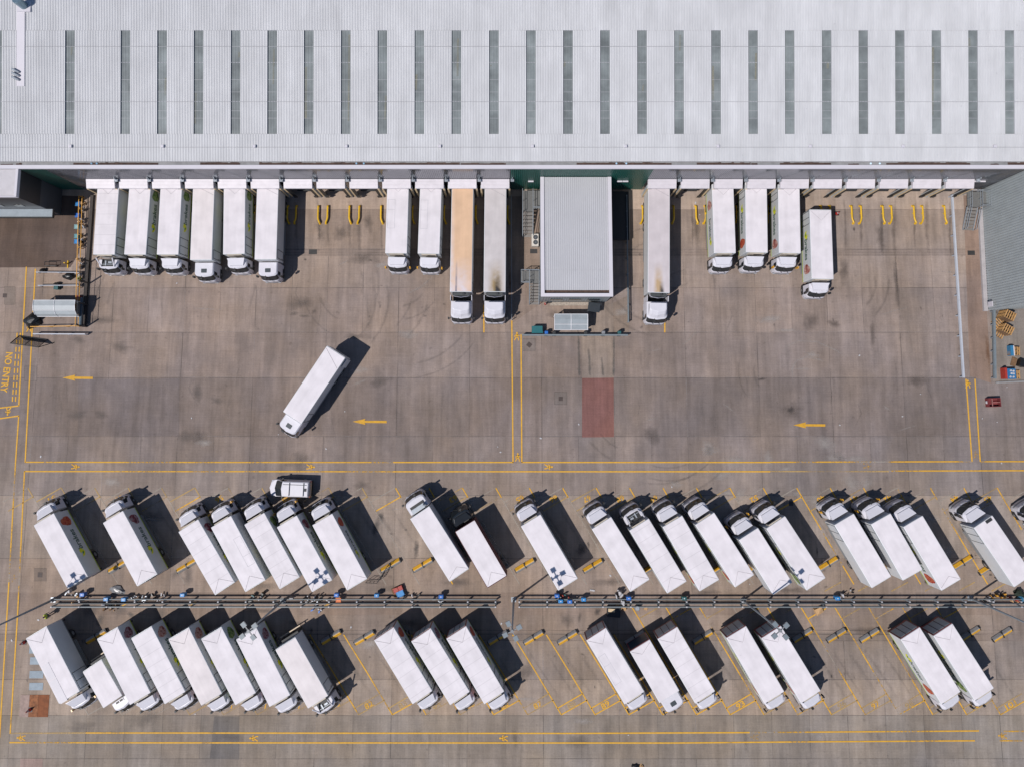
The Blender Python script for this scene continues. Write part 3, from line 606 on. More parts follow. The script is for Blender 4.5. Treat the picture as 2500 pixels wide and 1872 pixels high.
at_(MB().box(wx - 2.6, wx - 1.6, wy - .04, wy - .01, 4.6, 5.3).box(wx - 5, wx - 4, wy - .04, wy - .01, 4.6, 5.3).build('window', GLASS, wl), wl)
# ================================================================== TRUCKS
W2 = 1.275
def roofmat(name, col, seams=0, stain=None):
    m = M(name, col, .65, 0, .045, .5, .3); nt = m.node_tree; b = nt.nodes['Principled BSDF']; L = nt.links.new
    src = b.inputs['Base Color'].links[0].from_socket; tc = node(nt, 'ShaderNodeTexCoord'); sx = node(nt, 'ShaderNodeSeparateXYZ'); L(tc.outputs['Object'], sx.inputs[0])
    oi = node(nt, 'ShaderNodeObjectInfo'); of_ = node(nt, 'ShaderNodeVectorMath', operation='MULTIPLY_ADD'); of_.inputs[1].default_value = (37, 53, 11); L(oi.outputs['Random'], of_.inputs[0]); L(tc.outputs['Object'], of_.inputs[2])
    for sc_, lo, hi, a_, b_ in (((2.2, .22, 1), .94, 1.02, .3, .7), ((.8, .8, 1), .90, 1.02, .28, .62), ((4, 4, 1), .86, 1.0, .24, .30)):   # rain streaks, grime, droppings
        mp = node(nt, 'ShaderNodeMapping'); mp.inputs['Scale'].default_value = sc_; L(of_.outputs[0], mp.inputs[0]); n = node(nt, 'ShaderNodeTexNoise', i_Scale=1.0, i_Detail=5.0); L(mp.outputs[0], n.inputs['Vector'])
        mr = node(nt, 'ShaderNodeMapRange'); mr.inputs[1].default_value = a_; mr.inputs[2].default_value = b_; mr.inputs[3].default_value = lo; mr.inputs[4].default_value = hi; L(n.outputs['Fac'], mr.inputs[0])
        v = node(nt, 'ShaderNodeVectorMath', operation='SCALE'); L(src, v.inputs[0]); L(mr.outputs[0], v.inputs['Scale']); src = v.outputs[0]
    if seams:
        fr = node(nt, 'ShaderNodeMath', operation='PINGPONG'); fr.inputs[1].default_value = seams / 2; L(sx.outputs['Y'], fr.inputs[0])
        mr = node(nt, 'ShaderNodeMapRange'); mr.inputs[1].default_value = .0; mr.inputs[2].default_value = .045; mr.inputs[3].default_value = .80; mr.inputs[4].default_value = 1; L(fr.outputs[0], mr.inputs[0])
        v = node(nt, 'ShaderNodeVectorMath', operation='SCALE'); L(src, v.inputs[0]); L(mr.outputs[0], v.inputs['Scale']); src = v.outputs[0]
    if stain:   # exhaust soot / rust carried back over the roof: (x, y of the front edge, length, half width, colour)
        for (x0, y0, ln_, hw, col2, amt) in stain:
            dy = node(nt, 'ShaderNodeMapRange'); dy.inputs[1].default_value = y0 - ln_; dy.inputs[2].default_value = y0; L(sx.outputs['Y'], dy.inputs[0])
            dx = node(nt, 'ShaderNodeMath', operation='SUBTRACT'); dx.inputs[1].default_value = x0; L(sx.outputs['X'], dx.inputs[0])
            ab = node(nt, 'ShaderNodeMath', operation='ABSOLUTE'); L(dx.outputs[0], ab.inputs[0])
            ds = node(nt, 'ShaderNodeMapRange'); ds.inputs[1].default_value = hw; ds.inputs[2].default_value = hw * .25; L(ab.outputs[0], ds.inputs[0])
            mu = node(nt, 'ShaderNodeMath', operation='MULTIPLY'); L(dy.outputs[0], mu.inputs[0]); L(ds.outputs[0], mu.inputs[1])
            no = node(nt, 'ShaderNodeTexNoise', i_Scale=1.6, i_Detail=5.0); L(tc.outputs['Object'], no.inputs['Vector'])
            m3 = node(nt, 'ShaderNodeMath', operation='MULTIPLY'); L(mu.outputs[0], m3.inputs[0]); L(no.outputs['Fac'], m3.inputs[1])
            m4 = node(nt, 'ShaderNodeMath', operation='MULTIPLY', use_clamp=True); L(m3.outputs[0], m4.inputs[0]); m4.inputs[1].default_value = 2 * amt
            mx = node(nt, 'ShaderNodeMix', data_type='RGBA'); L(m4.outputs[0], mx.inputs[0]); L(src, mx.inputs[6]); mx.inputs[7].default_value = (*col2, 1); src = mx.outputs[2]
    L(src, b.inputs['Base Color']); return m
RW = {'plain': roofmat('truck_roof', (.70, .655, .668)), 'seam': roofmat('truck_roof_seamed', (.70, .655, .668), 1.22), 'warm': roofmat('truck_roof_warm', (.69, .632, .622)),
      'peach': roofmat('trailer_roof_peach', (.66, .44, .28), 0, [(-.0, 14.2, 5.5, 1.6, (.62,.55,.56), 1.1), (.55, 13.6, 5.0, .16, (.10, .11, .16), 1.0), (1.25, 14, 14, .5, (.62,.57,.59), .8)]),
      'soot': roofmat('trailer_roof_sooty', (.53, .49, .48), 0, [(-.15, 13.4, 4.6, 1.0, (.30, .215, .11), 1.3), (-.35, 13.8, 3.2, .5, (.03, .028, .03), 1.5)]),
      'brown': roofmat('trailer_roof_stained', (.56, .505, .51), 0, [(.05, 13.9, 4.6, .6, (.44, .31, .18), 1.6), (-.35, 13.9, 2.4, .35, (.03, .028, .03), 1.5)])}
SIDE = M('truck_side', (.60, .61, .615), .4, 0, .06, .8); LIME = M('lime_stripe', (.36, .46, .03), .5, 0, .1, 2); DKGREEN = M('dark_green_lettering', (.03, .085, .06), .5, 0, 0)
LEAF = M('leaf_green', (.02, .20, .05), .5, 0, 0); CHART = M('chartreuse', (.66, .66, .02), .5, 0, 0); SEAL = M('door_seal', (.028, .036, .04), .7, 0, 0); LINE = M('roof_line', (.33, .31, .33), .6, 0, .1, 2)
FAINT = M('roof_outline', (.50, .48, .50), .6, 0, .1, 2)
RDF = M('rear_frame', (.20, .045, .045), .5, 0, .2, 3); RDP = M('rear_door_panel', (.34, .36, .365), .45, 0, .1, 2); NAVY = M('navy_dark_interior', (.006, .03, .055), .5, 0, .2, 2)  # navy: flat panel colour painting in the dark inside of an open rear
DKCAB = M('black_cab_paint', (.012, .014, .016), .25, 0, .2, 1, coat=.4); BROWN = M('maroon_curtain', (.10, .03, .03), .7, 0, .3, 1.2); ALU = M('chequer_alloy', (.42, .44, .46), .4, .6, .1, 6); WOODC = M('cream_beam', (.62, .50, .36), .6, 0, .15, 4); PINKR = M('bare_primer', (.62, .36, .30), .7, 0, .15, 3)
def picmat(name, cols, scale):
    m = M(name, (1, 1, 1), .5, 0, 0); nt = m.node_tree; b = nt.nodes['Principled BSDF']; L = nt.links.new
    tc = node(nt, 'ShaderNodeTexCoord'); n = node(nt, 'ShaderNodeTexNoise', i_Scale=scale * .75, i_Detail=3.0, i_Distortion=1.5); L(tc.outputs['Object'], n.inputs['Vector'])
    cr = node(nt, 'ShaderNodeValToRGB'); e = cr.color_ramp.elements
    e[0].position = .32; e[0].color = (*cols[0], 1); e[1].position = .68; e[1].color = (*cols[-1], 1)
    for i, c in enumerate(cols[1:-1]): q = e.new(.32 + .36 * (i + 1) / (len(cols) - 1)); q.color = (*c, 1)
    L(n.outputs['Fac'], cr.inputs[0]); L(cr.outputs[0], b.inputs['Base Color']); return m
PIC = {'salad': picmat('salad_picture', [(.02, .05, .015), (.08, .16, .03), (.30, .36, .14), (.10, .2, .04)], 2.6), 'red': picmat('red_food_picture', [(.10, .01, .01), (.42, .03, .02), (.5, .14, .06), (.3, .02, .02)], 2.2),
       'meat': picmat('meat_picture', [(.16, .03, .03), (.40, .12, .10), (.62, .42, .34), (.22, .03, .03)], 2.0), 'dark': picmat('dark_fruit_picture', [(.05, .01, .02), (.22, .02, .04), (.35, .28, .30), (.14, .01, .02)], 2.0)}
def cabplan(hw, y0, y1, ex, ey, bul=.06, n=5, rr=.06):
    p = [(hw - rr, y0), (hw, y0 + rr)]
    q = []
    for k in range(n + 1):
        a = math.pi / 2 * k / n; q.append((hw - ex + ex * math.cos(a), y1 - ey + ey * math.sin(a)))
    p += q + [(0, y1 + bul)] + [(-x, y) for x, y in reversed(q)] + [(-hw, y0 + rr), (-hw + rr, y0)]
    return p
def lerp_plan(levels, z):
    for (za, a), (zb, b) in zip(levels, levels[1:]):
        if za <= z <= zb:
            t = (z - za) / (zb - za); return [(p[0] + (q[0] - p[0]) * t, p[1] + (q[1] - p[1]) * t) for p, q in zip(a, b)]
def shell(mb, levels, z0, z1, i0, i1, off=.014, mi=0):
    """panel hugging the loft between heights z0..z1 and outline points i0..i1"""
    def o(pl):
        r = []
        for i, p in enumerate(pl):
            a, b = pl[i - 1], pl[(i + 1) % len(pl)]; d = Vector((b[0] - a[0], b[1] - a[1])).normalized(); r.append((p[0] + d.y * off, p[1] - d.x * off))
        return r
    A, B = o(lerp_plan(levels, z0)), o(lerp_plan(levels, z1))
    for i in range(i0, i1): mb.poly([(*A[i], z0), (*A[i + 1], z0), (*B[i + 1], z1), (*B[i], z1)], mi)
def wheel(parent, x, y, r, wd, side, dual=False):
    def f(mb): mb.tube([(x - wd / 2, y, r), (x - wd / 2 + .03, y, r), (x + wd / 2 - .03, y, r), (x + wd / 2, y, r)], [r - .05, r, r, r - .05], 16)
    w = part('wheel', (round(x, 2), round(y, 2), r, wd), f, RUBBER, parent)
    xo = x + side * (wd / 2 + .004)
    def g(mb): mb.tube([(xo - side * .01, y, r), (xo + side * (.05 if not dual else .01), y, r)], [r * .56, r * .3], 12)
    part('rim', (round(xo, 2), round(y, 2), r, dual), g, RIM, w)
def truck(name, label, front, rear, h=4.15, cab='day', pic=None, mir='k', roof='plain', vline='V', outline=False, rearkind='plain', cabcol=None, lift=False, ext=0.0, group=None, sidecol=None, w=None, dents=None, zb=1.2, bare=False, door=True, toplid=False, flip=False, fridge=True):
    a, b = P(*front, h), P(*rear, h); d = (a - b); L = d.length; d.normalize(); b = b - d * ext; L += ext
    t = thing(name, label, 'truck', (b.x, b.y, 0), math.atan2(-d.x, d.y), group or 'delivery trucks')
    w = w or W2; Lk = round(L, 2); K = (Lk, h, w, zb)
    art = cab == 'artic'; sm = SIDE if sidecol is None else sidecol
    # body
    part('box_body', K + (roof, sm.name), lambda mb: rbox(mb, -w, w, 0, L, zb, h, .055, 0, 1), [sm, RW[roof]], t)
    part('chassis', K + (cab,), lambda mb: mb.box(-.42, .42, .35, L + (.2 if art else 1.0), .62, zb - .005).box(-w + .1, w - .1, .12, .3, .55, .75), CHASSIS, t)
    # roof lines
    if vline:
        def f(mb):
            z = h + .012
            if vline == 'V': pts = [[(-w + .1, .12, z), (-.05, 1.25, z), (w - .1, .12, z)]]
            elif vline == 'X': pts = [[(-w + .15, .25, z), (.25, .9, z), (w - .12, .12, z)]]
            else: pts = [[(w - .1, .25, z), (-w + .1, 1.5, z)]]
            for p in pts: mb.tube(p, .016, 4)
        part('roof_cable', K + (vline,), f, LINE, t)
    if outline:
        def f(mb):
            s = outline; z = h + .004; x0, x1 = (.28, 1.1) if s > 0 else (-1.1, -.28); ya, yb, ym = (2.2, 5.6, 3.4) if not toplid else (3.4, 8.0, 5.3)
            if toplid: mb.box(x0, x1, ya, ym - .04, h - .01, h + .025).box(x0, x1, ym + .04, yb, h - .01, h + .025)
            else:
                for p, q in (((x0, ya), (x1, ya)), ((x0, yb), (x1, yb)), ((x0, ym), (x1, ym)), ((x0, ya), (x0, yb)), ((x1, ya), (x1, yb))): strip(mb, p, q, .045, z)
        part('roof_hatch', K + (outline, toplid), f, WHITE if toplid else FAINT, t)
    def trim(s): return lambda mb: mb.box(s * (w + .004) - .008, s * (w + .004) + .008, .02, L - .02, zb + .0, zb + .16)
    for s in (-1, 1): part('bottom_rail', K + (bool(pic), s), trim(s), LIME if pic else GREYTRIM, t)
    if door:
        for s in (-1,) if door != 'rear' else (-1, 1):
            def f(mb):
                x = s * (w + .006)
                if s > 0: ys, zs = (.08, .85, 1.6), (zb + .25, h - .2)
                elif door == 'one' or cab in ('hatch', 'artic'): ys, zs = (L - 1.25, L - .25), (zb + .25, h - .4)
                else: ys, zs = (L - 2.1, L - 1.15, L - .2), (zb + .3, h - .25)
                for y in ys: mb.box(x - .01, x + .01, y - .03, y + .03, zs[0], zs[1])
                for z in zs: mb.box(x - .009, x + .009, ys[0], ys[-1], z - .03, z + .03)
                mb.box(x - .012, x + .03, ys[-1] - .14, ys[-1] - .09, zs[0] + .1, zs[0] + .75)
            part('side_door', K + (cab, door, s), f, SEAL, t)
    if pic:
        for s in (-1, 1):
            x = s * (w + .007); ax = (0, s, 0); ye, yt, yp = (.34 * L, .55 * L, .84 * L) if s > 0 else (.60 * L, .40 * L, .14 * L); zc = zb + .50 * (h - zb)
            if flip: yp, yt, ye = .27 * L, .62 * L, .80 * L
            k = K + (s, flip)
            CA = fitted_text('brakes', min(2.5, .31 * L), .98, DKGREEN, ax, (0, 0, 1), (x, yt, zc + .02), k); link('logo_lettering', CA, t)
            def em(mb):
                T = lambda u, v: (x + s * .002, ye + s * u * 1.25, zc + v * 1.3)
                mb.poly([T(-.42, .30), T(-.30, -.12), T(0, -.36), T(.30, -.22), T(.18, .02), T(-.08, .12)], 1); mb.poly([T(-.05, .22), T(.10, .02), T(.34, -.10), T(.42, .16), T(.22, .44), T(.02, .42)], 1)
                T2 = lambda u, v: (x + s * .004, ye + s * u * 1.2, zc + v * 1.2); mb.poly([T2(-.2, .12), T2(-.06, -.14), T2(.12, -.16), T2(.06, .04), T2(-.06, .14)], 0)
            part('logo_emblem', k, em, [LEAF, CHART], t)
            def pc(mb):
                n = 26; q = []
                for i in range(n): a2 = 2 * math.pi * i / n; j = 1 + .10 * math.sin(3 * a2 + len(pic)) + .09 * math.sin(2 * a2 + 1.5 * len(pic)) + .04 * math.sin(7 * a2); q.append((x + s * .002, yp + .60 * j * math.cos(a2), zc + .03 + .95 * j * math.sin(a2)))
                mb.poly(q if s > 0 else q[::-1])
            part('food_picture', k + (pic,), pc, PIC[pic], t)
    # rear end
    def rf(mb):
        if rearkind == 'panes':
            mb.box(-w + .02, w - .02, -.05, -.005, zb - .1, h - .1, 0); zt, zl = h - .28, zb + .25
            for i in range(3):
                c0 = -w + .14 + i * (2 * w - .28) / 3; mb.box(c0 + .03, c0 + (2 * w - .28) / 3 - .06, -.075, -.051, zl, zt, 1)
                if i: mb.box(c0 - .012, c0 + .012, -.085, -.051, zl, zt, 2)
        elif rearkind == 'navy':
            mb.box(-w + .02, w - .02, -.05, -.005, zb - .1, h - .05, 0); mb.box(-w + .18, w - .18, -.07, -.051, zb + .1, h - .35, 1)
        else:
            mb.box(-w + .03, w - .03, -.04, -.005, zb - .05, h - .06, 0); mb.box(-.015, .015, -.055, -.041, zb, h - .12, 2)
            for xx in (-.35, .35): mb.box(xx - .02, xx + .02, -.075, -.041, zb + .05, h - .2, 1)
    part('rear_door', K + (rearkind,), rf, {'panes': [RDF, RDP, SEAL], 'navy': [RDF, NAVY, SEAL]}.get(rearkind, [sm, STEEL, SEAL]), t)
    for s in (-1, 1): part('tail_lamp', K + (s,), lambda mb: mb.box(s * (w - .3) - .16, s * (w - .3) + .16, .06, .115, .78, .95), RED, t)
    if lift:
        part('tail_lift', K, lambda mb: mb.box(-w, w, -.62, -.5, 1.0, 1.18, 0).box(-w + .1, w - .1, -.32, -.1, .55, 2.4, 1).bar((-w + .3, -.05, .8), (-w + .3, -.55, 1.0), .1, .12, 1).bar((w - .3, -.05, .8), (w - .3, -.55, 1.0), .1, .12, 1), [WOODC, CHASSIS], t)
    # running gear
    rax = [(.25 * L)] if not art else [1.9, 3.2, 4.5]
    if L > 8.6 and not art: rax = [.22 * L, .22 * L + 1.35]
    for y in rax:
        for s in (-1, 1): wheel(t, s * (w - .29), y, .5, .52, s, True)
    for s in (-1, 1):
        def guard(mb):
            ya, yb = rax[-1] + .75, (L - 1.1 if not art else L - 4.2); mb.box(s * (w - .05) - .018, s * (w - .05) + .018, ya + .2, ya + .28, .5, .96)
            for z in (.5, .8): mb.box(s * (w - .05) - .02, s * (w - .05) + .02, ya, yb, z, z + .16)
        part('side_guard', K + (cab, s), guard, GREYTRIM, t)
    part('fuel_tank', K + (cab,), lambda mb: mb.box(-w + .12, -w + .68, L - (3.6 if not art else 5.6), L - (2.5 if not art else 4.4), .45, .98), ALU, t)
    # cab ------------------------------------------------------------------
    cm = WHITE2 if cabcol is None else cabcol
    if art: y0, cl, hwc, zt = L + .90, 2.5, 1.245, 3.15
    elif cab == 'hatch': y0, cl, hwc, zt = L + .12, 2.12, 1.16, 3.1
    elif cab == 'sleeper': y0, cl, hwc, zt = L + .1, 2.0, 1.24, 3.1
    elif cab == 'small': y0, cl, hwc, zt = L + .16, 1.55, 1.03, 2.32
    else: y0, cl, hwc, zt = L + .36, 1.56, 1.19, 3.02
    k = (cab,) + K; y1 = y0 + cl; zbelt = zt - 1.22
    ey = .62 if not art else .5
    lev = [(.42, cabplan(hwc - .03, y0 + .05, y1 - .04, .40, ey)), (.85, cabplan(hwc, y0, y1, .42, ey)), (zbelt, cabplan(hwc, y0, y1 - .02, .44, ey + .05)), (zt - .14, cabplan(hwc - .05, y0, y1 - .50, .46, .42, .10)), (zt, cabplan(hwc - .16, y0 + .08, y1 - .66, .40, .34, .08))]
    cb = part('cab', k + (cm.name,), lambda mb: mb.zloft(lev), cm, t)
    n = len(lev[0][1]); i0, i1 = 4, n - 5
    part('windscreen', k, lambda mb: shell(mb, lev, zbelt + (.22 if cab != 'small' else .1), zt - .16, i0, i1), GLASS, cb)
    part('grille', k, lambda mb: shell(mb, lev, .88, 1.12, i0 + 1, i1 - 1, .012), GREYTRIM if cabcol is None else BLACK, cb)
    part('bumper', k, lambda mb: shell(mb, lev, .44, .80, 3, n - 4, .03), cm, cb)
    def visor(mb):
        A, B = lerp_plan(lev, zt - .3), lerp_plan(lev, zt - .12)
        for i in range(i0, i1):
            p, q = A[i], A[i + 1]; mb.poly([(B[i][0], B[i][1] + .02, zt - .1), (B[i + 1][0], B[i + 1][1] + .02, zt - .1), (q[0] * 1.02, q[1] + .10, zt - .24), (p[0] * 1.02, p[1] + .10, zt - .24)][::-1])
    def sw(s):
        def f(mb):
            x = s * (hwc - .005); q = [(x, y1 - 1.02, zbelt + .1), (x, y1 - .50, zbelt - .12), (x - s * .03, y1 - .66, zt - .30), (x - s * .03, y1 - 1.1, zt - .30)]
            q = [(p[0] + s * .012, p[1], p[2]) for p in q]; mb.poly(q if s > 0 else q[::-1])
        return f
    for s in (-1, 1):
        part('side_window', k + (s,), sw(s), GLASS, cb)
        part('headlight', k + (s,), lambda mb: mb.box(s * (hwc - .42) - .16, s * (hwc - .42) + .16, y1 - .14, y1 + .035, .55, .78), LAMP, cb)
        def mf(mb):
            xo = s * (hwc + .24); mb.box(xo - .07, xo + .07, y1 - .62, y1 - .40, zbelt + .18, zbelt + .88, 0); mb.bar((s * (hwc - .05), y1 - .55, zbelt + .92), (xo, y1 - .5, zbelt + .88), .05, .05, 1); mb.bar((s * (hwc - .02), y1 - .55, zbelt + .2), (xo, y1 - .5, zbelt + .25), .04, .04, 1)
        part('mirror', k + (s, mir), mf, [{'k': BLACK, 'y': AMBER, 'w': WHITE2}[mir], BLACK], t)
        wheel(t, s * (hwc - .19), y1 - 1.05 if cab != 'small' else y1 - .75, .5 if cab != 'small' else .4, .32, s)
        part('wheel_arch', k + (s,), lambda mb: mb.box(s * (hwc + .003) - .02, s * (hwc + .003) + .02, y1 - 1.62 if cab != 'small' else y1 - 1.2, y1 - .50, .35, 1.0), BLACK, cb)
    part('front_mirror', k, lambda mb: mb.box(.18, .44, y1 - .30, y1 - .14, zt - .30, zt - .06).bar((.3, y1 - .6, zt - .12), (.3, y1 - .22, zt - .1), .05, .05), BLACK, t)
    for xx in (-.5, .25): part('wiper', k + (xx,), lambda mb: mb.bar((xx, y1 + .06, zbelt + .12), (xx + .45, y1 - .17, zbelt + .55), .03, .03), BLACK, cb)
    # deflectors and roof gear
    if cab == 'day' and not bare:
        def df(mb):
            za, zbk = zt - .03, h - .58
            f0, b0 = cabplan(.84, y0 - .02, y1 - .74, .3, .2, .04, 3), None
            q = lambda hb, z, yy: (hb, yy, z)
            fr, bk = .80, 1.06
            mb.hexa([(-bk, y0 + .02, za - .05), (bk, y0 + .02, za - .05), (fr, y1 - .70, za - .02), (-fr, y1 - .70, za - .02), (-bk + .05, y0 + .02, zbk), (bk - .05, y0 + .02, zbk), (fr - .04, y1 - .76, za + .20), (-fr + .04, y1 - .76, za + .20)])
            mb.poly([(-bk + .05, y0 + .02, zbk), (bk - .05, y0 + .02, zbk), (bk - .05, y0 - .0, zbk), (-bk + .05, y0 - .0, zbk)])
        part('wind_deflector', k + (cm.name,), df, cm, cb)
    elif cab == 'day':
        part('bare_roof_frame', k, lambda mb: mb.box(-.72, .72, y0, y0 + .85, zt - .02, zt + .04, 0).bar((-.75, y0 + .9, zt), (-.95, y0 + .02, h - .1), .12, .1, 1).bar((.75, y0 + .9, zt), (.95, y0 + .02, h - .1), .12, .1, 1).box(-.5, -.1, y0 + .3, y0 + .5, zt + .04, zt + .2, 2).box(.15, .3, y0 + .2, y0 + .75, zt + .04, zt + .15, 2).bar((-.7, y0 + .62, zt + .1), (.7, y0 + .62, zt + .1), .05, .05, 2), [BLACK, cm, STEEL], cb)
    if cab == 'sleeper': part('wind_deflector', k, lambda mb: mb.box(-.8, .8, y0 + .05, y0 + .55, zt - .01, h - .35, 0).box(-.85, .85, y0 + .56, y0 + .85, zt - .01, zt + .12, 1).tube([(.85, y0 + .2, zt), (.95, y0 + .2, h - .3), (.7, y0 + .4, h - .2)], .07, 6, 0), [STEEL, BLACK], cb)
    if cab == 'hatch': part('roof_hatch', k, lambda mb: rbox(mb, -.34, .34, y0 + .75, y0 + 1.25, zt - .005, zt + .035, .05), M('hatch_glass', (.06, .07, .075), .3, 0, .05), cb)
    if cab == 'small': part('roof_louvre', k, lambda mb: mb.box(-.5, .5, y0 + .05, y0 + .4, zt - .005, zt + .06, 0).box(-.42, -.05, y0 + .12, y0 + .33, zt + .06, zt + .075, 1).box(.05, .42, y0 + .12, y0 + .33, zt + .06, zt + .075, 1), [cm, BLACK], cb)
    if cab == 'day' and cabcol is None and fridge:
        part('fridge_unit', k, lambda mb: mb.box(-.85, .85, L + .012, L + .13, h - 1.15, h - .12, 0).box(-.7, .2, L + .131, L + .136, h - .9, h - .4, 1), [M('fridge_cowl', (.46, .40, .32), .6, 0, .2, 2), CHASSIS], t)
    if art:
        def af(mb):
            hd = h - .12; mb.zloft([(zt - .05, cabplan(1.06, y0 + .35, y1 - .62, .4, .3, .08)), (zt + .45, cabplan(1.02, y0 + .3, y1 - .95, .42, .4, .12)), (hd - .15, cabplan(.98, y0 + .25, y1 - 1.3, .42, .28, .10)), (hd - .1, cabplan(.9, y0 + .27, y1 - 1.4, .36, .22, .08))])
        part('wind_deflector', k + (cm.name,), af, cm, cb)
        [part('collar', k + (s,), lambda mb: mb.box(s * (hwc - .02) - .03, s * (hwc - .02) + .03, L + .3, y0 + .02, 1.0, zt + .5), cm, cb) for s in (-1, 1)]
        def fr(mb): rbox(mb, -.95, .95, L + .01, L + .42, h - 1.75, h - .25, .08, 0); mb.zloft([(h - .6, cabplan(.98, L + .01, L + .52, .5, .22, .08)), (h - .14, cabplan(.96, L + .01, L + .5, .5, .22, .08))], 2, False); mb.box(-.6, .6, L + .42, L + .43, h - 1.5, h - .9, 1); mb.tube([(-.3, L + .2, h - .12), (-.3, L + .2, h - .06)], .16, 10, 1)
        part('fridge_unit', k, fr, [M('fridge_grey', (.05, .055, .055), .5, 0, .1, 2), CHASSIS, WHITE2], t)
        part('tractor_chassis', k, lambda mb: mb.box(-.45, .45, L - 2.6, y0 + .2, .62, .98).box(-1.1, 1.1, L - .2, L + .7, .6, .95), CHASSIS, t)
        for s in (-1, 1): wheel(t, s * .98, L - 1.6, .5, .52, s, True)
    if cabcol is DKCAB: [part('side_curtain', K + (s,), lambda mb: mb.box(s * (w + .012) - .01, s * (w + .012) + .01, .1, L - .1, zb + .2, h - .12), BROWN, t) for s in (-1, 1)]
    return t
def mid(a, b): return ((a[0] + b[0]) / 2, (a[1] + b[1]) / 2)
GD, GU, GL = 'trucks backed onto the loading docks', 'trucks in the upper slanted row', 'trucks in the lower slanted row'
N = 'delivery_truck'
# --- loading dock
truck(N, 'docked white truck at far left, cab roof fairing missing over a bare black frame', (253.5, 622), (263.9, 461), roof='seam', vline='V', bare=True, ext=.6, group=GD)
truck(N, 'docked salad-picture truck between the bare-roofed cab and another salad-picture truck', (329.5, 622), (341.5, 461), pic='salad', ext=.6, group=GD)
truck(N, 'docked salad-picture truck just left of the first white cab with a dark square roof hatch', (409, 622), (417.9, 461), pic='salad', ext=.6, group=GD)
truck(N, 'docked plain white truck with square cab roof hatch, between two salad-picture trucks', (490.5, 635), (497.4, 459), cab='hatch', vline='/', ext=.6, group=GD, roof='warm')
truck(N, 'docked salad-picture truck between the two white cabs with dark square roof hatches', (571, 621), (572.6, 461), pic='salad', ext=.6, group=GD)
truck(N, 'docked white truck with square cab roof hatch whose shadow falls on empty bays', (648, 634), (653.7, 458), cab='hatch', vline='/', ext=.6, group=GD)
truck(N, 'docked white truck with yellow mirrors, its left side beside the empty bays', (967, 619), (971.7, 455.7), mir='y', outline=1, ext=.6, group=GD)
truck(N, 'docked white truck with yellow mirrors, next to the peach-roofed articulated truck', (1046.4, 620), (1052, 457), mir='y', outline=1, ext=.6, group=GD)
truck('articulated_truck', 'docked articulated truck with a peach orange trailer roof', (1125, 713), (1129.5, 458), h=4.2, cab='artic', roof='peach', vline=None, ext=.5, group=GD)
truck('articulated_truck', 'docked articulated truck with sooty trailer roof, right beside the peach-roofed one', (1207.6, 713), (1209.8, 460), h=4.2, cab='artic', roof='soot', vline='/', ext=.5, group=GD)
truck('articulated_truck', 'docked articulated truck with brown-stained roof, alone right of the dock office', (1608.4, 715), (1609, 459), h=4.2, cab='artic', roof='brown', vline='/', ext=.5, group=GD)
truck(N, 'docked white truck with a brown meat picture near its rear', (1770, 618.6), (1764.6, 461), pic='meat', flip=True, door=False, ext=.5, group=GD)
truck(N, 'docked white truck with bright red picture, middle of the three right of the dock office', (1848, 617), (1846, 459), pic='red', door='rear', ext=.6, group=GD)
truck(N, 'docked pink-picture truck with an orange mirror, beside the truck pulling out', (1928.6, 618.6), (1926, 462), pic='meat', mir='y', door='rear', ext=.5, group=GD)
truck(N, 'white truck with pink meat picture pulled forward out of its dock', (2008.7, 681.7), (2003, 513), pic='meat', door='rear', group='trucks out of their bays')
t16 = truck(N, 'white truck with cab roof hatch driving diagonally alone across the open yard', mid((692, 1005), (734.5, 1033.5)), mid((798, 846), (842.5, 872.5)), cab='hatch', vline='/', group='trucks out of their bays')
MB().box(1.36, 1.40, .1, 1.15, 1.15, 3.5).build('open_rear_door', SIDE, t16); MB().box(-1.40, -1.36, .1, 1.15, 1.15, 3.5).build('open_rear_door', SIDE, t16)
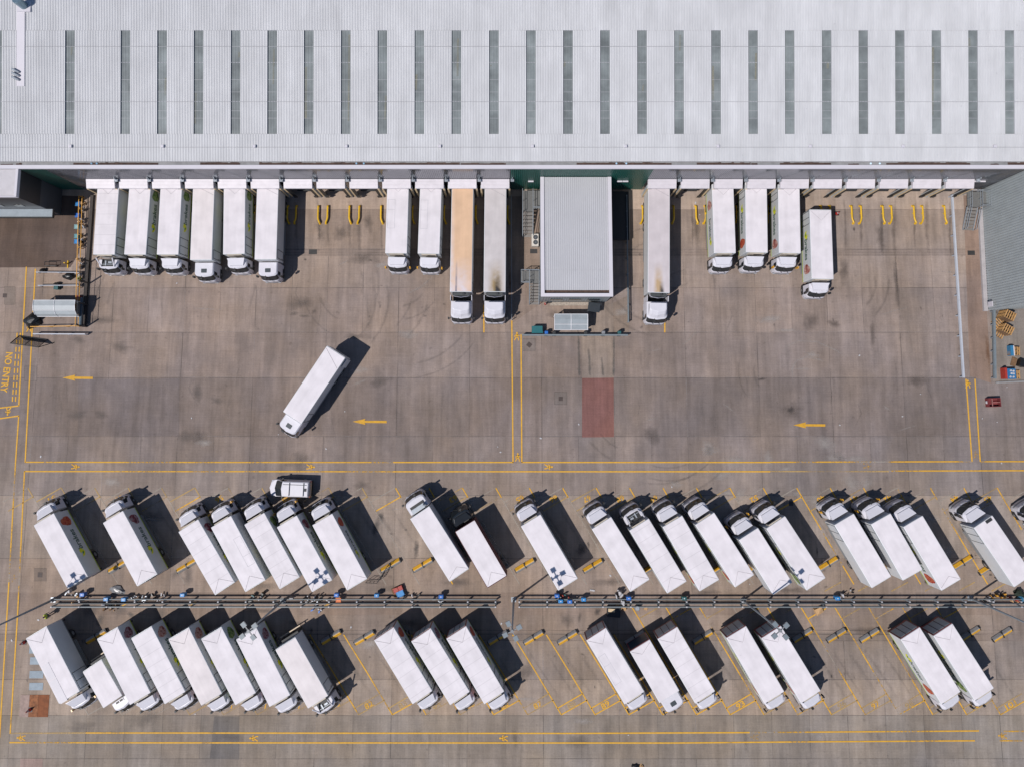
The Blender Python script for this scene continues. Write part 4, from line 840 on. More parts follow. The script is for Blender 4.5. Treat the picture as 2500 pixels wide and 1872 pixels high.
# --- upper slanted row: (label, FL, FR, RR, RL, options)
UP = [('white truck with red round picture, leftmost of the upper slanted row', (83.6, 1280), (129.3, 1253), (213.6, 1407), (164.6, 1433), dict(pic='red', vline='X')),
      ('white truck with dark red picture standing alone, second in the upper slanted row', (251.4, 1274.7), (299.5, 1246.4), (383, 1400), (335, 1429.5), dict(pic='dark')),
      ('white truck with dark red picture, first of the upper group of five', (435.4, 1296.5), (483.4, 1267.7), (571.7, 1421), (525.3, 1450), dict(pic='dark', roof='seam')),
      ('yellow-mirrored white truck with a rectangle outlined on its roof, upper group of five', (514.8, 1286), (563.9, 1258.5), (646.5, 1415.8), (599.8, 1442), dict(mir='y', outline=1, door=False)),
      ('white truck with dark salad picture, third of the upper group of five', (596.6, 1279.4), (644.6, 1251), (730.9, 1408), (682.6, 1435.5), dict(pic='salad', roof='seam')),
      ('white truck with lamp-head shadow on its roof, in the upper group of five', (675.3, 1286), (725, 1257), (809.5, 1414.5), (762.4, 1443.3), dict(pic='dark', mir='y')),
      ('white truck with red picture at the right end of the upper group of five', (761.8, 1280.8), (811.6, 1253), (896.3, 1411.9), (847, 1438.9), dict(pic='red')),
      ('long white sleeper-cab truck beside the black cab, in the upper slanted row', (1000.5, 1264), (1048.6, 1236), (1143, 1387.6), (1099, 1418), dict(cab='sleeper', h=4.2, vline='X', door=False)),
      ('truck with a black cab and maroon sides under a white roof', (1111.6, 1296), (1158, 1269), (1236.6, 1405.9), (1191.5, 1432.7), dict(cabcol=DKCAB, bare=False, door=False, h=3.95, sidecol=BROWN)),
      ('white truck standing alone right of the black cab, lamp shadow on its roof', (1273, 1283), (1318.4, 1255.7), (1409, 1412), (1364, 1438.8), dict(door=False)),
      ('white truck at the left end of the upper group of six', (1446, 1289.8), (1491, 1261.7), (1584.4, 1413.6), (1540, 1442.5), dict(door=False)),
      ('white truck with bare black recess on its cab roof, upper group of six', (1538.7, 1292.6), (1582, 1266), (1674.7, 1418), (1630.4, 1446.7), dict(bare=True, roof='seam', door=False)),
      ('white truck with seamed roof, right of the one with the bare cab roof', (1620, 1285.5), (1663.4, 1257.5), (1754.5, 1414.5), (1708.9, 1441), dict(pic='red', roof='seam')),
      ('white truck with red side picture, left of the pale blue cab', (1698.5, 1280), (1742.5, 1250.5), (1839.5, 1402.4), (1795.7, 1431.8), dict(pic='red')),
      ('white truck parked further back, its pale bluish cab with orange mirrors', (1805, 1315), (1849.8, 1289.7), (1932.5, 1421.5), (1889, 1449), dict(mir='y', vline='X', fridge=False)),
      ('white truck at the right end of the upper group of six', (1872, 1288), (1915.7, 1260), (2013.8, 1410), (1971, 1439), dict(pic='salad')),
      ('white truck with yellow mirror, left of the upper group of three by bay 40', (2039, 1279), (2082.8, 1254.5), (2174.4, 1406.4), (2130, 1433.5), dict(mir='y', vline='', fridge=False)),
      ('shorter white truck with yellow mirror, middle of the upper group of three', (2128.5, 1277.7), (2172.4, 1253.3), (2250.5, 1390), (2206.6, 1414.4), dict(mir='y', vline='', fridge=False)),
      ('white truck with red picture near its tail, right of the upper group of three', (2206.6, 1283.8), (2251.8, 1259.4), (2344.5, 1413), (2300, 1440), dict(pic='red', vline='X', fridge=False)),
      ('white truck near the right edge with a dark slot in its roof front', (2378.7, 1286), (2422, 1258.5), (2520, 1403), (2477.6, 1430), dict(vline='', h=4.2, fridge=False)),
      ('white truck cut off by the right edge, only its dark front showing', (2535, 1285), (2580, 1258), (2676, 1403), (2632, 1430), dict(vline='', fridge=False))]
for lb, fl, fr_, rr_, rl, kw in UP:
    g_ = GU; nm = 'articulated_truck' if kw.get('cab') == 'artic' else N
    tt = truck(nm, lb, mid(fl, fr_), mid(rl, rr_), group=g_, **kw)
    if 'dark slot' in lb: MB().box(.2, 1.0, P(*mid(fl, fr_), 4.2).to_2d().__sub__(P(*mid(rl, rr_), 4.2).to_2d()).length - .42, P(*mid(fl, fr_), 4.2).to_2d().__sub__(P(*mid(rl, rr_), 4.2).to_2d()).length - .06, 4.2, 4.22).build('roof_slot', CHASSIS, tt)
# --- lower slanted row: (label, rear-left, rear-right, front-right, front-left as seen in the picture)
LO = [('white truck with two raised roof panels, left end of the lower slanted row', (64, 1557.8), (113, 1528.6), (194.3, 1686), (144.6, 1718), dict(h=4.3, outline=1, toplid=True, mir='y')),
      ('short white lorry with cab roof louvres, the smallest truck in the lower row', (202.5, 1638), (247, 1611), (296.9, 1697), (253.8, 1728), dict(cab='small', h=3.5, w=1.2, vline='', lift=True, door=False, zb=.9)),
      ('white truck with dark red picture, right of the short van-bodied lorry', (237.4, 1558.6), (286.5, 1531), (367, 1688.8), (317.9, 1721.5), dict(pic='dark')),
      ('white truck with burger-brown picture, fourth in the lower slanted row', (320.6, 1557), (369.7, 1529), (451.6, 1687.4), (403.3, 1718.8), dict(pic='meat', vline='', roof='seam')),
      ('white truck with pink meat picture, left of the salad-picture truck in the lower row', (411.8, 1559.9), (460.6, 1531.7), (541.7, 1692.7), (491.7, 1720.9), dict(pic='meat', roof='warm')),
      ('white truck with green salad picture in the lower slanted row', (491.2, 1558.7), (540.6, 1530.5), (624.5, 1691.5), (575, 1719.7), dict(pic='salad')),
      ('white truck with the floodlight head hanging over its tail, left lower group', (577.5, 1560.6), (625.7, 1532.8), (708, 1697.4), (658.6, 1723.2), dict(pic='dark')),
      ('white truck with black-fronted cab and cream tail-lift beam in the lower row', (672.7, 1584.5), (720.9, 1556.3), (799.6, 1699.7), (753.8, 1726.8), dict(lift=True, vline='', roof='warm', bare=True, door='one')),
      ('white truck at the left of the lower group of three in the middle', (914.4, 1560.5), (960, 1531.4), (1053.7, 1688.4), (1009.4, 1715.7), dict(pic='red', roof='seam', rearkind='panes')),
      ('middle white truck of the lower group of three beside bay 85', (1004.3, 1563), (1051, 1533.9), (1145.6, 1689.6), (1100.5, 1718.7), dict(pic='dark', roof='seam', rearkind='panes')),
      ('white truck at the right of the lower group of three, shading a wheel stop', (1090.4, 1556.7), (1137.2, 1528.4), (1229, 1690.4), (1184.8, 1715), dict(pic='red', roof='seam', rearkind='panes')),
      ('white truck on bay 90 with a rectangle outlined on its roof and grey rear panes', (1432.8, 1561), (1478.2, 1532.4), (1571.6, 1689.6), (1526.9, 1717), dict(outline=1, rearkind='panes', door=False)),
      ('shorter white truck with a dark navy open rear and red frame', (1539.5, 1588.7), (1584.9, 1561), (1656.5, 1687.3), (1612.9, 1713.7), dict(cab='hatch', h=3.95, rearkind='navy', door=False, vline='X')),
      ('white truck with seamed roof and grey rear panes, right of the navy-rear truck', (1606, 1557.7), (1653, 1530), (1744.8, 1687.3), (1699, 1716), dict(roof='seam', rearkind='panes', door=False)),
      ('white truck with orange side picture, left of the pair under the right floodlight', (1774.7, 1555.4), (1820.6, 1527.8), (1912.3, 1689), (1869.6, 1715.9), dict(pic='meat', rearkind='panes')),
      ('white truck with a floodlight head over its grey rear panes, right lower pair', (1858.5, 1554.5), (1907.6, 1529), (2000, 1689), (1959.8, 1712.7), dict(pic='meat', rearkind='panes')),
      ('white truck with hotdog-red picture, left of the far right lower pair', (2200.3, 1559), (2244.6, 1530.8), (2342.7, 1690.6), (2301.6, 1715.9), dict(pic='red', rearkind='panes')),
      ('white truck with green salad picture, rightmost in the lower slanted row', (2279.4, 1549.7), (2325.3, 1522.8), (2425, 1681), (2382.3, 1708), dict(pic='salad', rearkind='panes'))]
for lb, rl, rr_, fr_, fl, kw in LO: truck(N, lb, mid(fl, fr_), mid(rl, rr_), group=GL, **kw)
# ------------------------------------------------------------------ parked van
a, b = P(662, 1188.5, .6), P(761, 1192, .6); d = (a - b).normalized(); L = (a - b).length
v = thing('panel_van', 'white panel van with roof bars driving left along the walkway line above the upper row', 'van', (b.x, b.y, 0), math.atan2(-d.x, d.y))
lv = [(.32, cabplan(.93, .03, L - .03, .5, .5, .1)), (.7, cabplan(.97, 0, L, .55, .55, .12)), (1.02, cabplan(.96, .0, L - .06, .6, .6, .12)), (1.10, cabplan(.93, .02, L - .22, .6, .55, .12))]
MB().zloft(lv).build('body', WHITE2, v)
gv = [(1.05, cabplan(.945, .02, L - .62, .36, .28, .14)), (1.84, cabplan(.84, .10, L - 1.60, .22, .16, .10)), (1.93, cabplan(.74, .18, L - 1.74, .2, .15, .07))]
cv = MB().zloft(gv).build('cabin', WHITE2, v); m = MB(); shell(m, gv, 1.12, 1.83, 4, len(gv[0][1]) - 5, .012); m.build('windscreen', GLASS, v)
for s in (-1, 1):
    q = [(s * .955, L - 1.95, 1.12), (s * .955, L - 1.05, 1.12), (s * .865, L - 1.45, 1.72), (s * .865, L - 1.95, 1.72)]; MB().poly(q if s > 0 else q[::-1]).build('side_window', GLASS, v)
    MB().box(s * 1.05 - .1, s * 1.05 + .1, L - 1.55, L - 1.4, 1.0, 1.22).build('mirror', BLACK, v); MB().box(s * .72 - .16, s * .72 + .16, L - .28, L - .12, .68, .84).build('headlight', LAMP, v); MB().box(s * .86 - .06, s * .86 + .06, -.02, .03, .8, 1.4).build('tail_lamp', RED, v)
    for y in (.85, L - .95): wheel(v, s * .86, y, .33, .22, s)
for y in (.62, 2.25): MB().tube([(-.76, y, 1.86), (-.7, y, 2.02), (.7, y, 2.02), (.76, y, 1.86)], .035, 6).build('roof_bar', BLACK, v)
MB().tube([(.5, .3, 1.98), (.5, 3.0, 1.98)], .03, 5).build('roof_pipe', GREYTRIM, v)
MB().box(-.2, .12, .30, .52, 1.92, 2.0).build('roof_beacon', CHASSIS, v); MB().box(-.95, .95, -.1, -.0, .4, .62).build('rear_bumper', BLACK, v)
m = MB()
for i in range(8): m.box(-.88 + i * .22, -.80 + i * .22, -.035, -.02, .7, 1.5)
m.build('rear_chevron', AMBER, v)
# ================================================================== YARD FURNITURE
CONC = M('block_concrete', (.24, .235, .23), .85, 0, .15, 3); YB = M('wheel_stop_yellow', (.66, .345, .02), .55, 0, .22, 3.0)
# wheel stops ----------------------------------------------------------
def stop_meshes():
    L, hL = 2.5, 1.25
    b = MB(); b.zloft([(0.0, rrect(-hL, hL, -.30, .30, .04, 1)), (.14, rrect(-hL, hL, -.30, .30, .04, 1)), (.42, rrect(-hL + .05, hL - .05, -.05, .12, .03, 1))])
    y = MB()
    for s in (-1, 1): y.poly([(s * .06, -.305, .02), (s * (hL - .03), -.305, .02), (s * (hL - .03), -.305, .15), (s * .06, -.305, .15)]).poly([(s * .06, -.308, .15), (s * (hL - .03), -.308, .15), (s * (hL - .07), -.06, .425), (s * .06, -.06, .425)]).poly([(s * .06, -.06, .426), (s * (hL - .07), -.06, .426), (s * (hL - .07), .02, .426), (s * .06, .02, .426)])
    k = MB().box(-.05, .05, -.32, .32, .0, .445)
    e = [MB().box(s * (hL + .02) - .03, s * (hL + .02) + .03, -.22, .22, .02, .36).mesh('end_plate', BLACK) for s in (-1, 1)]
    return b.mesh('block', CONC), y.mesh('yellow_face', YB), k.mesh('centre_strap', BLACK), e[0], e[1]
SM = stop_meshes()
def wheel_stop(px, py, up, label, tilt=0):
    c = P(px, py); t = thing('wheel_stop', label, 'wheel stop', (c.x, c.y, 0), R(30 + tilt) + (math.pi if up else 0), 'yellow wheel stops at the bay ends')
    for n_, me in zip(('block', 'yellow_face', 'centre_strap', 'end_plate', 'end_plate'), SM): link(n_, me, t)
for px, py, lb in [(291.6, 1381, 'sooty wheel stop between the two leftmost trucks of the upper row'), (458, 1380, 'wheel stop at the left of the upper group of five trucks'), (954.5, 1379, 'wheel stop with a lattice frame beside it'),
                   (1032.8, 1378, 'wheel stop left of the articulated truck, in an empty upper bay'), (1281.5, 1379, 'wheel stop left of the lone truck beside the black cab'), (1447.5, 1380, 'wheel stop beside the black oil patch in the upper row'), (1589, 1385, 'wheel stop mostly under the bare-roofed cab truck'),
                   (1756, 1385, 'wheel stop showing a corner left of the fourth of six trucks'), (1838, 1386, 'wheel stop showing a corner left of the pale blue cab truck'), (2021, 1375, 'wheel stop right of the upper group of six trucks'), (2166, 1383, 'wheel stop showing a sliver left of the shorter upper truck'),
                   (2348, 1372, 'wheel stop right of the upper group of three trucks'), (2411, 1385, 'wheel stop with a black hoop left of the right edge truck'), (128 + 75, 1375, 'wheel stop hidden in the shadow of the leftmost upper truck')]: wheel_stop(px, py, True, 'yellow faced ' + lb)
for px, py, lb in [(237, 1551, 'wheel stop half in shadow behind the leftmost lower truck'), (809, 1553, 'wheel stop half in the shadow of the cream-beam truck'), (890, 1554.5, 'wheel stop at the empty bay 82, fully in sun'), (1216, 1554.5, 'wheel stop under the middle floodlight head'),
                   (1302.5, 1554.5, 'wheel stop at empty bay 87'), (1385, 1554, 'wheel stop at empty bay 88'), (1550, 1556, 'shadowed wheel stop right behind the navy-rear truck'), (1715, 1553, 'wheel stop half in shadow with a broken frame in front'), (1958, 1549, 'wheel stop half shaded right of the right floodlight'),
                   (2040.5, 1549, 'wheel stop at empty bay 96'), (2121, 1549, 'wheel stop at empty bay 97'), (2366, 1545, 'wheel stop half shaded by the rightmost lower truck'), (2444, 1547, 'wheel stop at bay 101 near the right edge'), (975, 1556, 'wheel stop tucked behind the left truck of the lower middle group')]: wheel_stop(px, py, False, 'grey and yellow ' + lb)
# wheel guides at the docks --------------------------------------------
def guide_mesh(fl):
    m = MB(); p = [(0, .95, .34), (0, -.5, .34), (fl * .06, -.78, .34), (fl * .19, -1.1, .34)]
    m.tube([(0, 1.02, .02), (0, .98, .26)] + p + [(fl * .20, -1.13, .26), (fl * .21, -1.16, .02)], .11, 8); m.tube([(0, .1, .34), (0, .1, .02)], .07, 6)
    return m.mesh('tube', YELLOW), MB().box(-.13, .13, .9, 1.14, 0, .03).box(fl * .21 - .13, fl * .21 + .13, -1.27, -1.03, 0, .03).mesh('base_plate', YELLOW)
GM = {1: guide_mesh(1), -1: guide_mesh(-1)}
for px, fl, lb in [(703, 1, 'in deep shadow right of the hatch-roof truck, left one'), (724, -1, 'in deep shadow right of the hatch-roof truck, right one'), (778, 1, 'left one of the first sunny pair in the empty bays'), (801, -1, 'right one of the first sunny pair in the empty bays'), (854, 1, 'left one of the second sunny pair in the empty bays'), (878, -1, 'right one of the second sunny pair in the empty bays'),
                   (931, 1, 'just left of the first yellow-mirrored truck'), (1008, 1, 'between the two yellow-mirrored trucks'), (1085, 1, 'between a yellow-mirrored truck and the peach roof'), (1162, 1, 'between the peach-roofed and sooty trailers'), (1239, 1, 'right of the sooty trailer'),
                   (1568, -1, 'left of the lone articulated truck'), (1644, -1, 'in the shadow right of the lone articulated truck'), (1698, 1, 'left of a pair in the bay right of the lone articulated truck'), (1721, -1, 'touching the meat-picture truck on its left'), (1797.5, -1, 'in shade between the brown meat truck and the bright red picture'), (1875.5, -1, 'in shade right of the bright red picture truck'),
                   (2003, 1, 'left one behind the truck pulling out'), (2025, -1, 'right one behind the truck pulling out'), (2077, 1, 'left one of the first pair right of the truck pulling out'), (2100, -1, 'right one of the first pair right of the truck pulling out'), (2153, 1, 'left one of the middle pair in the right empty bays'), (2174, -1, 'right one of the middle pair in the right empty bays'),
                   (2228.5, 1, 'left one of the last pair in the right empty bays'), (2250, -1, 'right one of the last pair in the right empty bays'), (2303.5, 1, 'single one beside the long white barrier'), (624, 1, 'peeping out left of the hatch-roof truck')]:
    c = P(px, 524); t = thing('wheel_guide', 'yellow wheel guide, ' + lb, 'wheel guide', (c.x, c.y, 0), 0, 'yellow wheel guides at the docks'); link('tube', GM[fl][0], t); link('base_plate', GM[fl][1], t)
# guard rails ----------------------------------------------------------
BLUEST = M('rail_galvanised', (.17, .20, .215), .6, .1, .12, 2)
def guard_rail(name, label, a, b, n, rails, cap=True, ph=.95, mat=None, post=.07):
    a, b = Vector((a[0], a[1], 0)), Vector((b[0], b[1], 0)); d = (b - a).normalized(); nn = Vector((-d.y, d.x, 0)); t = thing(name, label, 'barrier', tuple(a), math.atan2(d.y, d.x), None); L = (b - a).length
    for off, z, w, h in rails:
        def f(mb):
            mb.box(-.1, L + .1, off - w / 2, off + w / 2, z - h / 2, z + h / 2)
            if h > .2:
                for dz in (-.09, .09): mb.box(-.1, L + .1, off - w / 2 - .035, off - w / 2 - .002, z + dz - .05, z + dz + .05)
        mb = MB(); f(mb); mb.build('rail', mat or BLUEST, t)
    pm = MB().box(-post, post, -post, post, 0, ph).mesh('post', mat or STEEL); cm = MB().box(-post - .03, post - .01, -post - .02, post - .02, ph + .002, ph + .07).mesh('post_cap', M('cap_grey', (.46, .46, .48), .6, 0, .3, 9))
    for i in range(n + 1):
        p = link('post', pm, t); p.location = (L * i / n, 0, 0)
        if cap: link('post_cap', cm, p)
    return t
yN, yS = P(CX, 1467.5, .9).y, P(CX, 1480, .9).y
for x0, x1, w_ in ((128, 1210, 'left'), (1268, 2560, 'right')):
    xa, xb = P(x0, 1470, .8).x, P(x1, 1470, .8).x; n = round((xb - xa) / 3.2)
    guard_rail('guard_rail', 'galvanised crash barrier along the north side of the %s central strip, strewn with crates' % w_, (xa, yN), (xb, yN), n, [(.24, .72, .06, .44)])
    guard_rail('guard_rail', 'galvanised double crash barrier along the south side of the %s central strip' % w_, (xa, yS), (xb, yS), n, [(.24, .52, .05, .10), (-.02, .80, .08, .32)])
a, b = P(2325, 478, .85), P(2353, 920, .85); guard_rail('guard_rail', 'long pale barrier running down the yard beside the east wing', a, b, 9, [(0, .80, .17, .30)], False, .62, M('rail_white', (.42, .44, .48), .5, 0, .08))
a, b = P(1277, 818, .8), P(1531, 818, .8); guard_rail('guard_rail', 'blue grey barrier in front of the cycle shelter below the dock office', a, b, 7, [(0, .78, .14, .26)], False, .62)
a, b = P(1530.5, 478, .9), P(1534.5, 785, .9); guard_rail('guard_rail', 'long grey barrier between the dock office and the lone articulated truck', a, b, 8, [(0, .85, .10, .16), (.0, .45, .08, .1)], False, .9)
a, b = P(1248.5, 478, 1.0), P(1249.5, 780, 1.0); guard_rail('hand_rail', 'thin pedestrian handrail in the shadow of the sooty trailer', a, b, 7, [(0, .98, .05, .05), (0, .55, .04, .04)], False, 1.0, STEEL, .03)
a, b = P(2427, 760, .8), P(2429.5, 922, .8); guard_rail('guard_rail', 'short pale blue barrier beside the stacked pallets', a, b, 5, [(0, .80, .24, .24)], False, .64)
a, b = P(83, 815.5, .8), P(206, 816, .8); guard_rail('guard_rail', 'short white barrier at the foot of the left corner compound', a, b, 3, [(0, .78, .12, .2)], False, .62, M('rail_white', (.6, .6, .63)))
for px0, py0, px1, py1, lb in ((90, 665, 193, 666, 'upper white cycle bar in the left corner compound'), (95, 697.5, 193, 697, 'lower white cycle bar in the left corner compound, dark bag on it')): guard_rail('cycle_bar', lb, P(px0, py0, .6), P(px1, py1, .6), 2, [(0, .62, .08, .12)], False, .55, M('rail_white', (.6, .6, .63)))
OP = M('orange_pipe', (.60, .30, .04), .5, 0, .2, 3)
a, b = P(196, 480, .9), P(187, 796, .9); guard_rail('pipe_rail', 'pair of orange pipes running down the left corner compound', a, b, 10, [(-.14, .95, .07, .07), (.14, .75, .07, .07)], False, .95, OP, .04)
a, b = P(76, 798, .9), P(200, 796, .9); guard_rail('pipe_rail', 'orange pipe rail closing the foot of the left corner compound', a, b, 3, [(0, .9, .08, .08)], False, .9, OP, .04)
a, b = P(213, 640), P(212, 798)
fe = thing('mesh_fence', 'tall dark mesh fence along the right side of the left corner compound', 'fence', (b.x, b.y, 0)); L = (a - b).length
for i in range(4): MB().tube([(0, L * i / 3, 0), (0, L * i / 3, 2.5)], .09, 8).build('post', CHASSIS, fe)
m = MB()
for z in (.1, 1.2, 2.4): m.tube([(0, 0, z), (0, L, z)], .03, 5)
for i in range(int(L / .16)): m.tube([(0, i * .16, .1), (0, i * .16, 2.4)], .012, 4)
m.build('mesh_panel', CHASSIS, fe); MB().box(-.5, -.12, -.05, L + 8.2, 0, .3).build('shaded_kerb', M('kerb_shade_brown', (.055, .045, .04), .85, 0, .2, 2), fe); MB().tube([(-.3, 0, .95), (-.3, 3.4, .95)], .19, 10).build('pipe', M('dark_blue_pipe', (.10, .14, .17), .4, .2), fe)  # kerb's dark brown has the shadowy ground beside the fence painted in
# ------------------------------------------------------------------ floodlight masts
LAMPM = M('floodlight_glass', (.17, .205, .225), .5, 0, .05)
def mast(label, px, py, hx, hy, hh=13.4, seen=4, rot=35):
    b = P(px, py); h = P(hx, hy, hh); t = thing('floodlight_mast', label, 'light mast', (b.x, b.y, 0), 0, 'floodlight masts along the central strip'); d = Vector((h.x - b.x, h.y - b.y, 0)); 
    if d.length > .5: d = d.normalized() * .5
    MB().tube([(0, 0, 0), (0, 0, .5), (0, 0, .52), (d.x, d.y, hh)], [.20, .20, .13, .07], 10).build('pole', M('mast_grey', (.24, .27, .29), .5, .2, .1, 1), t)
    MB().box(-.28, .28, -.28, .28, 0, .04).build('base_plate', STEEL, t)
    r0 = R(rot); m = MB()
    for k in range(4): a = r0 + k * math.pi / 2; m.bar((d.x, d.y, hh), (d.x + math.cos(a) * .6, d.y + math.sin(a) * .6, hh), .09, .09)
    m.tube([(d.x, d.y, hh - .2), (d.x, d.y, hh + .15)], .16, 8); m.build('cross_arm', GREYTRIM, t)
    for k in range(seen):
        a = r0 + k * math.pi / 2; cx, cy = d.x + math.cos(a) * .78, d.y + math.sin(a) * .78
        fl = MB().obox((cx, cy), .52, .46, hh - .06, hh + .12, a).build('floodlight', GREYTRIM, t); MB().obox((cx, cy), .46, .40, hh - .08, hh - .062, a).build('lens', LAMP, fl); MB().obox((cx, cy), .46, .41, hh + .122, hh + .13, a).build('back_plate', LAMPM, fl)
mast('floodlight mast at the left end of the central strip, leaning out of the left edge', 130, 1463, -60, 1552, 13.4)
mast('floodlight mast whose four-lamp head hangs over a lower left truck', 691, 1465, 607, 1539, 13.4, 4, 40)
mast('floodlight mast in the gap of the central strip, head over a wheel stop', 1254, 1462.5, 1250.5, 1539, 13.4, 4, 28)
mast('floodlight mast whose head hangs over a truck of the right lower pair', 1814, 1464, 1905, 1538, 13.4, 4, 40)
mast('floodlight mast near the right end of the central strip, leaning out of the right edge', 2368, 1459, 2560, 1544, 13.4)
# ------------------------------------------------------------------ stairs, condenser, shelters
def stairs(name, label, loc, w, hp, plat, run, side=None, rz=0, nst=7, rails=(-1, 1)):
    """platform plat deep at height hp, flight of 'run' metres coming down towards -y"""
    t = thing(name, label, 'stairs', loc, rz); m = MB().box(-w / 2, w / 2, 0, plat, hp - .08, hp)
    m.build('platform', M('grating', (.15, .15, .145), .7, .2, .2, 8), t)
    for i in range(nst): MB().box(-w / 2 + .04, w / 2 - .04, -run * (i + 1) / nst, -run * i / nst - .04, hp * (1 - (i + 1) / (nst + .3)) - .05, hp * (1 - (i + 1) / (nst + .3))).build('tread', M('tread_grey', (.20, .185, .17), .7, .1, .15, 4), t)
    for s in rails:
        x = s * w / 2; m = MB()
        for dz in (1.05, .6): m.tube([(x, plat, hp + dz), (x, 0, hp + dz), (x, -run, dz + .1)], .035, 6)
        for y, z in ((plat, hp), (plat * .5, hp), (0, hp), (-run, .0)): m.tube([(x, y, max(0, z - .05)), (x, y, z + 1.06)], .03, 6)
        m.bar((x, 0, hp - .1), (x, -run, .02), .06, .22); m.build('handrail', STEEL, t)
    for x in (-w / 2 + .1, w / 2 - .1): MB().tube([(x, plat - .1, 0), (x, plat - .1, hp - .08)], .05, 6).build('leg', STEEL, t)
    return t
c = P(1288, 523); st = stairs('steel_staircase', 'steel dock stairs with platform, upper left of the dock office', (c.x, c.y, 0), 1.25, 1.2, 2.6, 2.9)
m = MB().box(.63, 2.0, .35, 2.6, 1.12, 1.2); m.build('side_platform', MATS['grating'], st); m = MB()
for dz in (1.05, .6): m.tube([(.66, .36, 1.2 + dz), (1.98, .36, 1.2 + dz)], .035, 6)
m.tube([(1.98, .36, 1.15), (1.98, .36, 2.25)], .03, 6); m.build('front_rail', STEEL, st)
c = P(1303.5, 696); st = stairs('steel_staircase', 'grey steel stairs with caged platform, lower left of the dock office', (c.x, c.y, 0), 1.15, 1.3, 1.5, 2.4)
MB().box(-1.55, -.58, .05, 1.5, 1.22, 1.3).build('side_platform', MATS['grating'], st); m = MB()
for dz in (1.05, .6): m.tube([(-.58, .05, 1.3 + dz), (-1.55, .05, 1.3 + dz), (-1.55, 1.5, 1.3 + dz), (.57, 1.5, 1.3 + dz)], .035, 6)
for q in ((-1.55, .05), (-1.55, 1.5), (-.5, 1.5)): m.tube([(q[0], q[1], 0), (q[0], q[1], 2.36)], .035, 6)
m.build('platform_rail', STEEL, st)
c = P(2361, 512); st = stairs('steel_staircase', 'grey steel stairs with handrails in the corner by the east wing', (c.x, c.y, 0), 1.25, 1.25, 1.9, 2.6, rz=R(-3))
MB().box(.63, 1.65, .1, 1.9, 1.17, 1.25).build('side_platform', MATS['grating'], st); m = MB()
for dz in (1.05, .6): m.tube([(.63, .1, 1.25 + dz), (1.65, .1, 1.25 + dz), (1.65, 1.9, 1.25 + dz), (-.6, 1.9, 1.25 + dz)], .035, 6)
for q in ((1.65, .1), (1.65, 1.9), (.5, 1.9)): m.tube([(q[0], q[1], 0), (q[0], q[1], 2.3)], .03, 6)
m.build('platform_rail', STEEL, st)
c = P(1306, 590); ac = thing('condenser_unit', 'cream air conditioning condenser with two round fans beside the dock office', 'air conditioner', (c.x, c.y, 0)); m = MB(); rbox(m, -.42, .42, -.75, .75, .05, 1.0, .04); m.build('casing', M('cream_metal', (.56, .52, .46), .5, 0, .1, 2), ac)
for y in (-.3, .32):
    f = MB().disc((.05, y, 1.004), .29, 20).build('fan_opening', BLACK, ac); m = MB()
    for r in (.1, .2, .29): m.tube([(.05 + r * math.cos(k * .524), y + r * math.sin(k * .524), 1.02) for k in range(13)], .008, 4)
    for k in range(4): a = k * .785; m.bar((.05 - .29 * math.cos(a), y - .29 * math.sin(a), 1.02), (.05 + .29 * math.cos(a), y + .29 * math.sin(a), 1.02), .012, .01)
    m.build('grille', STEEL, f)
PERSPEX = M('shelter_sheet', (.30, .33, .345), .18, 0, .12, 1); FRW = M('shelter_frame', (.66, .65, .66), .45, 0, .05)
def shelter(label, px0, px1, py0, py1, h, bend, shiny):
    a, b = P(px0, py1, h * .8), P(px1, py0, h); w, dp = b.x - a.x, b.y - a.y; t = thing('smoking_shelter', label, 'shelter', (a.x, a.y, 0))
    prof = [(0, h * .52 if bend else h * .86), (dp * .12, h * .78 if bend else h * .92), (dp * .35, h * .95), (dp * .65, h), (dp, h * .97)]
    m = MB()
    for (y0, z0), (y1, z1) in zip(prof, prof[1:]):
        for k in range(4): m.poly([(w * k / 4, y0, z0), (w * (k + 1) / 4, y0, z0), (w * (k + 1) / 4, y1, z1), (w * k / 4, y1, z1)])
    m.build('roof_panel', shiny, t, True)
    m = MB()
    for x in (0, w / 2, w): m.tube([(x, y, z + .02) for y, z in prof], .045, 6)
    for y, z in (prof[0], prof[2], prof[4]): m.tube([(0, y, z + .03), (w, y, z + .03)], .035, 6)
    m.build('roof_frame', FRW, t)
    for x in (0, w): MB().tube([(x, dp - .1, 0), (x, dp - .1, h * .96)], .05, 6).build('post', FRW, t)
    for x in (0, w): MB().poly([(x, .25, .2), (x, dp - .1, .2), (x, dp - .1, h * .9), (x, .25, h * .75)]).build('end_panel', M('clear_panel', (.16, .17, .175), .3, 0, .05), t)
    MB().box(.3, w - .3, dp - .6, dp - .25, .4, .46).build('bench', CHASSIS, t)
shelter('flat grey panelled cycle shelter with white frame below the dock office', 1354, 1435, 767, 806, 2.3, False, PERSPEX)
shelter('shiny curved smoking shelter in the left corner compound', 84, 183, 733, 772, 2.4, True, M('shelter_sheet_bright', (.36, .39, .40), .55, 0, .1, 1.2))
